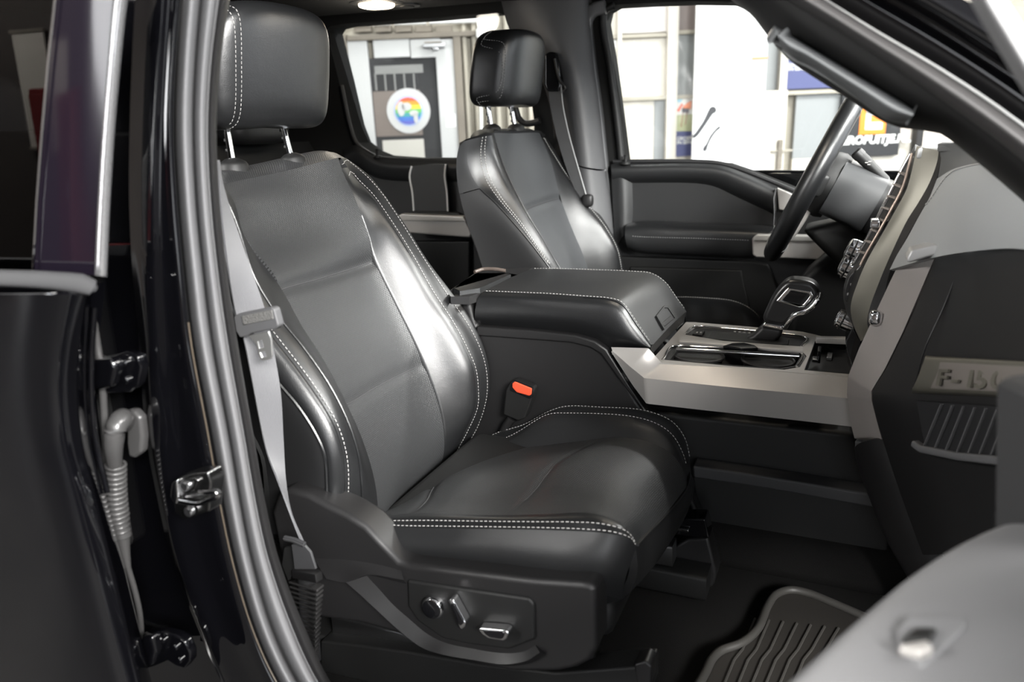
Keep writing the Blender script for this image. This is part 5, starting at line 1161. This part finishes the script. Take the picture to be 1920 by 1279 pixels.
# ------------------------------------------------------------------ passenger belt
sb = thing('passenger_seat_belt', 'grey webbing seat belt with metal tongue beside the near pillar', 'seat belt', P(580, 1060, -.76))
Lw = PP([(408, 300, -.80), (412, 350, -.79), (426, 480, -.775), (443, 588, -.765), (459, 640, -.765), (471, 700, -.765), (486, 780, -.765), (502, 850, -.765), (522, 900, -.765), (541, 950, -.765), (560, 1000, -.765), (572, 1030, -.765)])
Rw = PP([(412, 300, -.76), (420, 350, -.75), (462, 480, -.735), (496, 577, -.73), (507, 625, -.73), (518, 680, -.73), (527, 740, -.735), (532, 830, -.74), (537, 905, -.745), (547, 960, -.752), (567, 1008, -.758), (580, 1036, -.762)])
SWB = Surf([Lw, Rw]); SWB.patch('webbing', WEB, sb, 0, 1, 0, 1, 8, 80, rim=.002)
hl = plate('tongue_holder', [(437, 593), (445, 589), (508, 576), (514, 580), (522, 611), (516, 618), (500, 620), (470, 626), (464, 631), (449, 634), (441, 621)], -.778, .012, PLASTIC_G, sb, bevel=.003, seg=3)
plate('felt_strip', [(452, 593), (509, 581), (512, 599), (456, 610)], -.7795, .003, mat('grey_felt', (.10, .098, .095), .9, bump=(500, .8, 3)), hl, bevel=.001)
h1_ = [(483, 640), (492, 638), (495, 651), (486, 654)]; h2_ = [(487, 661), (497, 659), (500, 669), (491, 671)]
plate('tongue', [(466, 630), (476, 627), (503, 622), (508, 636), (510, 668), (506, 674), (492, 677), (486, 672), (480, 646)], -.774, .003, mat('pale_steel', (.75, .75, .74), .3, metal=.9), sb, bevel=.0006, holes=[h1_, h2_])
sl = plate('sleeve_webbing', [(546, 1022), (566, 1018), (582, 1036), (592, 1068), (552, 1068)], -.772, .004, WEB_D, sb, bevel=.001)
tube('sleeve_bar', PP([(534, 1009), (552, 1013), (571, 1021)], -.776), .0035, WEB_D, sb, k=10)
plate('sleeve_back', [(532, 1028), (548, 1026), (552, 1072), (540, 1090), (528, 1060)], -.765, .006, PLASTIC_D, sb, bevel=.001)
ap = thing('belt_anchor_boot', 'ribbed black rubber boot around the belt anchor', 'boot', P(590, 1240, -.77))
def bx8(l, c, r): return [P(*l, -.765), P(*c, -.80), P(*r, -.765), P((l[0]+r[0])/2, l[1] - 6, -.74)]
cp_ = prism('collar', [P(546, 1070, -.77), P(552, 1062, -.76), P(584, 1068, -.75), P(600, 1066, -.75), P(604, 1072, -.755), P(592, 1078, -.80)], (0, 0, -.012), PLASTIC, ap, bevel=.002)
for i in range(17):
    t = i / 16; y = 1096 + 140*t
    l = (541 + 40*t**1.3, y - 6 + 2*t); c_ = (594 - 4*t, y + 10); r = (607 - 10*t, y)
    q = bx8(l, c_, r)
    prism('rib', q, (0, 0, -.0032), BOOT, ap, bevel=.0007)
tube('core', [P(575, 1076, -.765), P(578, 1150, -.765), P(586, 1236, -.765)], .012, RUBBER_D, ap, k=8)

# ------------------------------------------------------------------ near rear door
nd = thing('near_rear_door', 'gloss black rear door at the left edge with tinted window', 'door', (-.9, -1.0, 0))
ed_l = [(160, 552), (150, 600), (140, 660), (136, 715), (139, 780), (148, 840), (163, 897), (182, 970), (204, 1060), (228, 1160), (250, 1250), (275, 1340)]
ed_r = [(175, 548), (172, 600), (168, 660), (167, 715), (170, 780), (178, 840), (191, 897), (208, 970), (231, 1060), (255, 1160), (276, 1250), (300, 1340)]
far = [(-400, b) for a, b in ed_l]
SND = Surf([PP(far, -1.02), PP(lerp(far, ed_l, .5), -1.03), PP(lerp(far, ed_l, .93), -1.02), PP(ed_l, -1.00), PP(lerp(ed_l, ed_r, .5), -.985), PP(ed_r, -.955), PP([(a + 2, b) for a, b in ed_r], -.92)])
SND.patch('door_skin', PAINT, nd, 0, 3, 0, 1, 30, 70, rim=.004)
SND.patch('door_edge', PAINT, nd, 3, 6, 0, 1, 16, 70, rim=.003, label='rounded black door edge catching light')
tube('edge_flange', SND.line([(4.6, .03), (4.75, .2), (4.7, .45)], 40, .003), .003, PAINT, nd, k=8)
plate('door_inner_frame', [(-400, 520), (150, 540), (130, 720), (150, 900), (250, 1340), (-400, 1340)], -.95, .03, PAINT, nd, bevel=0)
SBM = Surf([PP([(-400, 498), (0, 505), (100, 509), (166, 516), (181, 526)], -.995), PP([(-400, 503), (0, 510), (100, 514), (166, 521), (180, 531)], -1.004), PP([(-400, 526), (0, 533), (100, 539), (160, 548), (170, 550)], -1.008), PP([(-400, 532), (0, 539), (100, 545), (158, 554), (166, 554)], -1.002)])
SBM.patch('belt_moulding', mat('matte_grey_moulding', (.04, .04, .042), .65, spec=.2), nd, 0, 3, 0, 1, 14, 30, rim=.004, label='grey rubber moulding below the window')
AP0 = [(120, -60), (103, 0), (90, 125), (79, 250), (69, 380), (62, 512)]
AP1 = [(222, -60), (212, 0), (201, 125), (191, 250), (183, 380), (177, 516)]
SAPP = Surf([PP(AP0, -.975), PP(lerp(AP0, AP1, .5), -.9754), PP(AP1, -.975)])
SAPP.patch('frame_applique', mat('plum_gloss_black', (.006, .0045, .008), .06, spec=.25), nd, 0, 2, 0, 1, 10, 40, rim=.004, label='gloss black window frame panel')
tube('glass_edge', PP(AP0, -.978), .0011, CHROME, nd, k=6)
GL_ = Surf([PP([(-400, b) for a, b in AP0], -.968), PP([(-120, b) for a, b in AP0], -.968), PP(AP0, -.968)])
GL_.patch('window_glass', TINT, nd, 0, 2, 0, 1, 8, 20, rim=.003)
CH1 = [(252, -60), (240, 0), (226, 125), (215, 250), (207, 380), (201, 519)]
SCH = Surf([PP(AP1, -.968), PP(lerp(AP1, CH1, .2), -.984), PP(lerp(AP1, CH1, .8), -.980), PP(CH1, -.960)])
SCH.patch('bright_strip', mat('satin_bright_metal', (.75, .75, .77), .16, metal=.9), nd, 0, 3, 0, 1, 12, 40, rim=.004, label='bright metal strip on the window frame')
box('inner_trim', (-1.28, -.86, .75), (1.0, .04, .5), PLASTIC_D, nd, bevel=.01)
# hinges, wiring boot
for nm, px, bolts, fl_ in (('upper', [(168, 676), (180, 670), (216, 666), (236, 659), (258, 668), (264, 690), (258, 722), (244, 736), (205, 738), (168, 740), (160, 720)], [(235, 680), (219, 706), (238, 712)], [(166, 678), (205, 672), (215, 690), (207, 728), (166, 735), (158, 712)]),
                      ('lower', [(266, 1190), (286, 1186), (306, 1186), (330, 1192), (346, 1204), (356, 1226), (356, 1242), (346, 1255), (330, 1250), (314, 1240), (290, 1250), (266, 1257)], [(306, 1200), (330, 1212), (338, 1236)], [(262, 1196), (284, 1194), (290, 1224), (284, 1250), (262, 1256)])):
    h = plate('door_hinge', px, -.925, .012, PAINT, nd, bevel=.0025, seg=3, label=nm + ' gloss black hinge on the door edge')
    plate('knuckle', fl_, -.940, .016, PAINT, h, bevel=.005, seg=3)
    for b_ in bolts: lathe('bolt', P(*b_, -.926), (0, -1, 0), [(-.001, .0042), (.002, .0042), (.003, .003), (.003, .0005)], PAINT, h, k=14)
wb = thing('wiring_boot', 'ribbed grey rubber wiring boot between door and pillar', 'boot', P(240, 1060, -.925))
el = cr(PP([(236, 792, -.905), (228, 786, -.925), (218, 800, -.935), (213, 830, -.938), (214, 860, -.935), (217, 885, -.93)]), 40)
tube('elbow', el, .0085, BOOT, wb, k=16, scale=np.interp(np.linspace(0, 1, 40), [0, .3, .6, 1], [1.35, 1.3, 1.15, .8]))
plate('flange', [(236, 768), (250, 770), (262, 784), (266, 820), (264, 850), (252, 860), (240, 858), (236, 830)], -.91, .012, BOOT, wb, bevel=.004, seg=3)
be = cr(PP([(216, 872), (217, 920), (222, 968), (231, 1005)], -.93), 15)
for i in range(len(be)):
    p, t = frames(be); a_, s_, u_ = axes(t[i], (0, 1, 0)); r = .0098 if i < 11 else .0098 - .0007*(i - 10)
    tube('bellows_ring', np.array([be[i] + r*(s_*math.cos(q) + u_*math.sin(q)) for q in np.linspace(0, 2*math.pi, 22, endpoint=False)]), .0021, BOOT, wb, k=8, closed=True)
tube('bellows_core', be, .0092, BOOT, wb, k=14); tube('tail', cr(PP([(229, 1000), (233, 1030), (239, 1062)], -.928), 14), .0085, BOOT, wb, k=12, scale=np.linspace(1, .45, 14))
tube('cable', cr(PP([(238, 1058, -.926), (252, 1105, -.92), (262, 1150, -.915), (266, 1200, -.91), (268, 1290, -.905)]), 40), .0034, BOOT, wb, k=8)
tube('loom', cr(PP([(170, 556, -.93), (178, 620, -.925), (190, 700, -.925), (196, 790, -.925), (198, 860, -.925)]), 40), .004, BOOT, wb, k=8)

# ------------------------------------------------------------------ open passenger door, close to the viewer
fd = thing('open_passenger_door', 'grey armrest of the open passenger door in the blurred foreground', 'door', (.3, -1.2, 0))
DZ2 = .72
edge = [(1440, 1320), (1480, 1282), (1560, 1208), (1640, 1138), (1700, 1088), (1780, 1034), (1850, 998), (1875, 988)]
q0 = [P(a, b, Z=DZ2) for a, b in edge]; q1 = [p + np.array([.30, -.02, .012]) for p in q0]
SFD = Surf([[p + np.array([.0, .006, -.07]) for p in q0], [p + np.array([-.004, .002, -.02]) for p in q0], q0, [p + np.array([.02, 0, .006]) for p in q0], [p + np.array([.12, 0, .010]) for p in q0], q1], ref=(.2, -1.0, .3))
fp = SFD.patch('armrest', mat('light_grey_armrest', (.20, .20, .207), .5), fd, 0, 5, 0, 1, 26, 40, rim=.01)
def A2(a, b, dz=.0): return P(a, b, Z=DZ2 + .010 + dz)
prism('switch_bezel', [A2(1680, 1180), (A2(1700, 1154)), A2(1800, 1152), A2(1814, 1160), A2(1810, 1178), A2(1760, 1226), A2(1730, 1250), A2(1690, 1220)], (0, 0, -.006), MATS['light_grey_armrest'], fp, bevel=.002, seg=3)
sw_ = prism('window_switch', [A2(1690, 1196, .003), A2(1716, 1174, .003), A2(1758, 1174, .003), A2(1746, 1200, .003)], (0, 0, -.006), PLASTIC_D, fp, bevel=.002)
prism('switch_lever', [A2(1684, 1206, .005), A2(1740, 1198, .005), A2(1752, 1214, .005), A2(1726, 1222, .005), A2(1690, 1214, .005)], (0, 0, -.006), SILVER, fp, bevel=.002)
pf = [P(1862, 720, -.86), P(1880, 700, -.86), P(2000, 690, -.86), P(2000, 1080, -.86), P(1915, 1064, -.86), P(1858, 1046, -.86)]
prism('pull_pillar', pf, (.03, -.06, 0), mat('charcoal_pull', (.03, .03, .031), .5), fd, bevel=.006, seg=3)
box('door_card', (.36, -1.25, .60), (.05, .70, .75), PLASTIC, fd, bevel=.02, rot=np.array([[.98, -.17, 0], [.17, .98, 0], [0, 0, 1]]))
SWF = Surf([pe(np.array(cr(np.array([(1780, -70), (1822, 10), (1870, 92), (1930, 190), (2000, 300), (2240, 660), (2500, 1000)], float), 20)), -.93), pe(np.array(cr(np.array([(1815, -70), (1850, 0), (1890, 66), (1945, 160), (2010, 270), (2290, 640), (2560, 980)], float), 20)), -.945), pe(np.array(cr(np.array([(1850, -70), (1884, -4), (1920, 52), (1965, 130), (2030, 250), (2340, 620), (2620, 960)], float), 20)), -.93)])
SWF.patch('window_frame', mat('pale_frame_rubber', (.13, .13, .133), .45), fd, 0, 2, 0, 1, 12, 30, rim=.012)

# ------------------------------------------------------------------ floor mat, slide bracket
fm = thing('floor_mat', 'ribbed rubber floor mat in the passenger footwell', 'mat', P(1480, 1200, Z=.2))
outl = [(1300, 1300), (1322, 1262), (1335, 1236), (1352, 1220), (1390, 1206), (1420, 1180), (1440, 1135), (1456, 1114), (1482, 1106), (1515, 1112), (1560, 1130), (1640, 1165), (1760, 1220), (1760, 1300)]
def MZ(a, b, dz=0): return P(a, b, Z=.212 + dz)
prism('mat_base', [MZ(a, b) for a, b in outl], (0, 0, -.010), MATR, fm, bevel=.002)
tube('raised_edge', cr([MZ(a, b, .004) for a, b in outl[:-1]], 80), .007, mat('mat_edge_rubber', (.045, .043, .04), .5), fm, k=8)
for i in range(11):
    x0 = 1352 + i*26
    pts = [MZ(x0, 1296, .001), MZ(x0 + 24, 1238, .001), MZ(x0 + 40, 1218, .001), MZ(x0 + 64, 1160 + i*3, .001)]
    tube('mat_rib', pts, .0022, MATS['mat_edge_rubber'], fm, k=6)
sbk = thing('seat_slide_bracket', 'dark plastic cover of the inner seat slide', 'bracket', P(1300, 1100, Z=.2))
plate('cover', [(1236, 1040), (1290, 1010), (1328, 1008), (1336, 1040), (1344, 1078), (1338, 1100), (1322, 1108), (1240, 1100), (1228, 1080)], -.235, .05, PLASTIC, sbk, bevel=.006, seg=3)
plate('slide_top', [(1268, 972), (1322, 974), (1326, 990), (1330, 1010), (1264, 1004)], -.245, .04, GLOSSB, sbk, bevel=.003)
box('slide_pin', P(1280, 993, -.25), (.02, .006, .004), CHROME, sbk, bevel=.001)
rc = thing('seat_rail_cover', 'dark plastic cover along the outer seat slide', 'rail cover', P(900, 1279, Z=.2))
plate('cover', [(600, 1202), (672, 1210), (760, 1222), (900, 1246), (1040, 1262), (1200, 1250), (1222, 1250), (1222, 1300), (900, 1330), (600, 1260)], -.66, .04, PLASTIC_D, rc, bevel=.004, seg=3)
plate('end_cap', [(1188, 1246), (1210, 1240), (1222, 1250), (1220, 1290), (1196, 1290)], -.665, .03, PLASTIC, rc, bevel=.003)
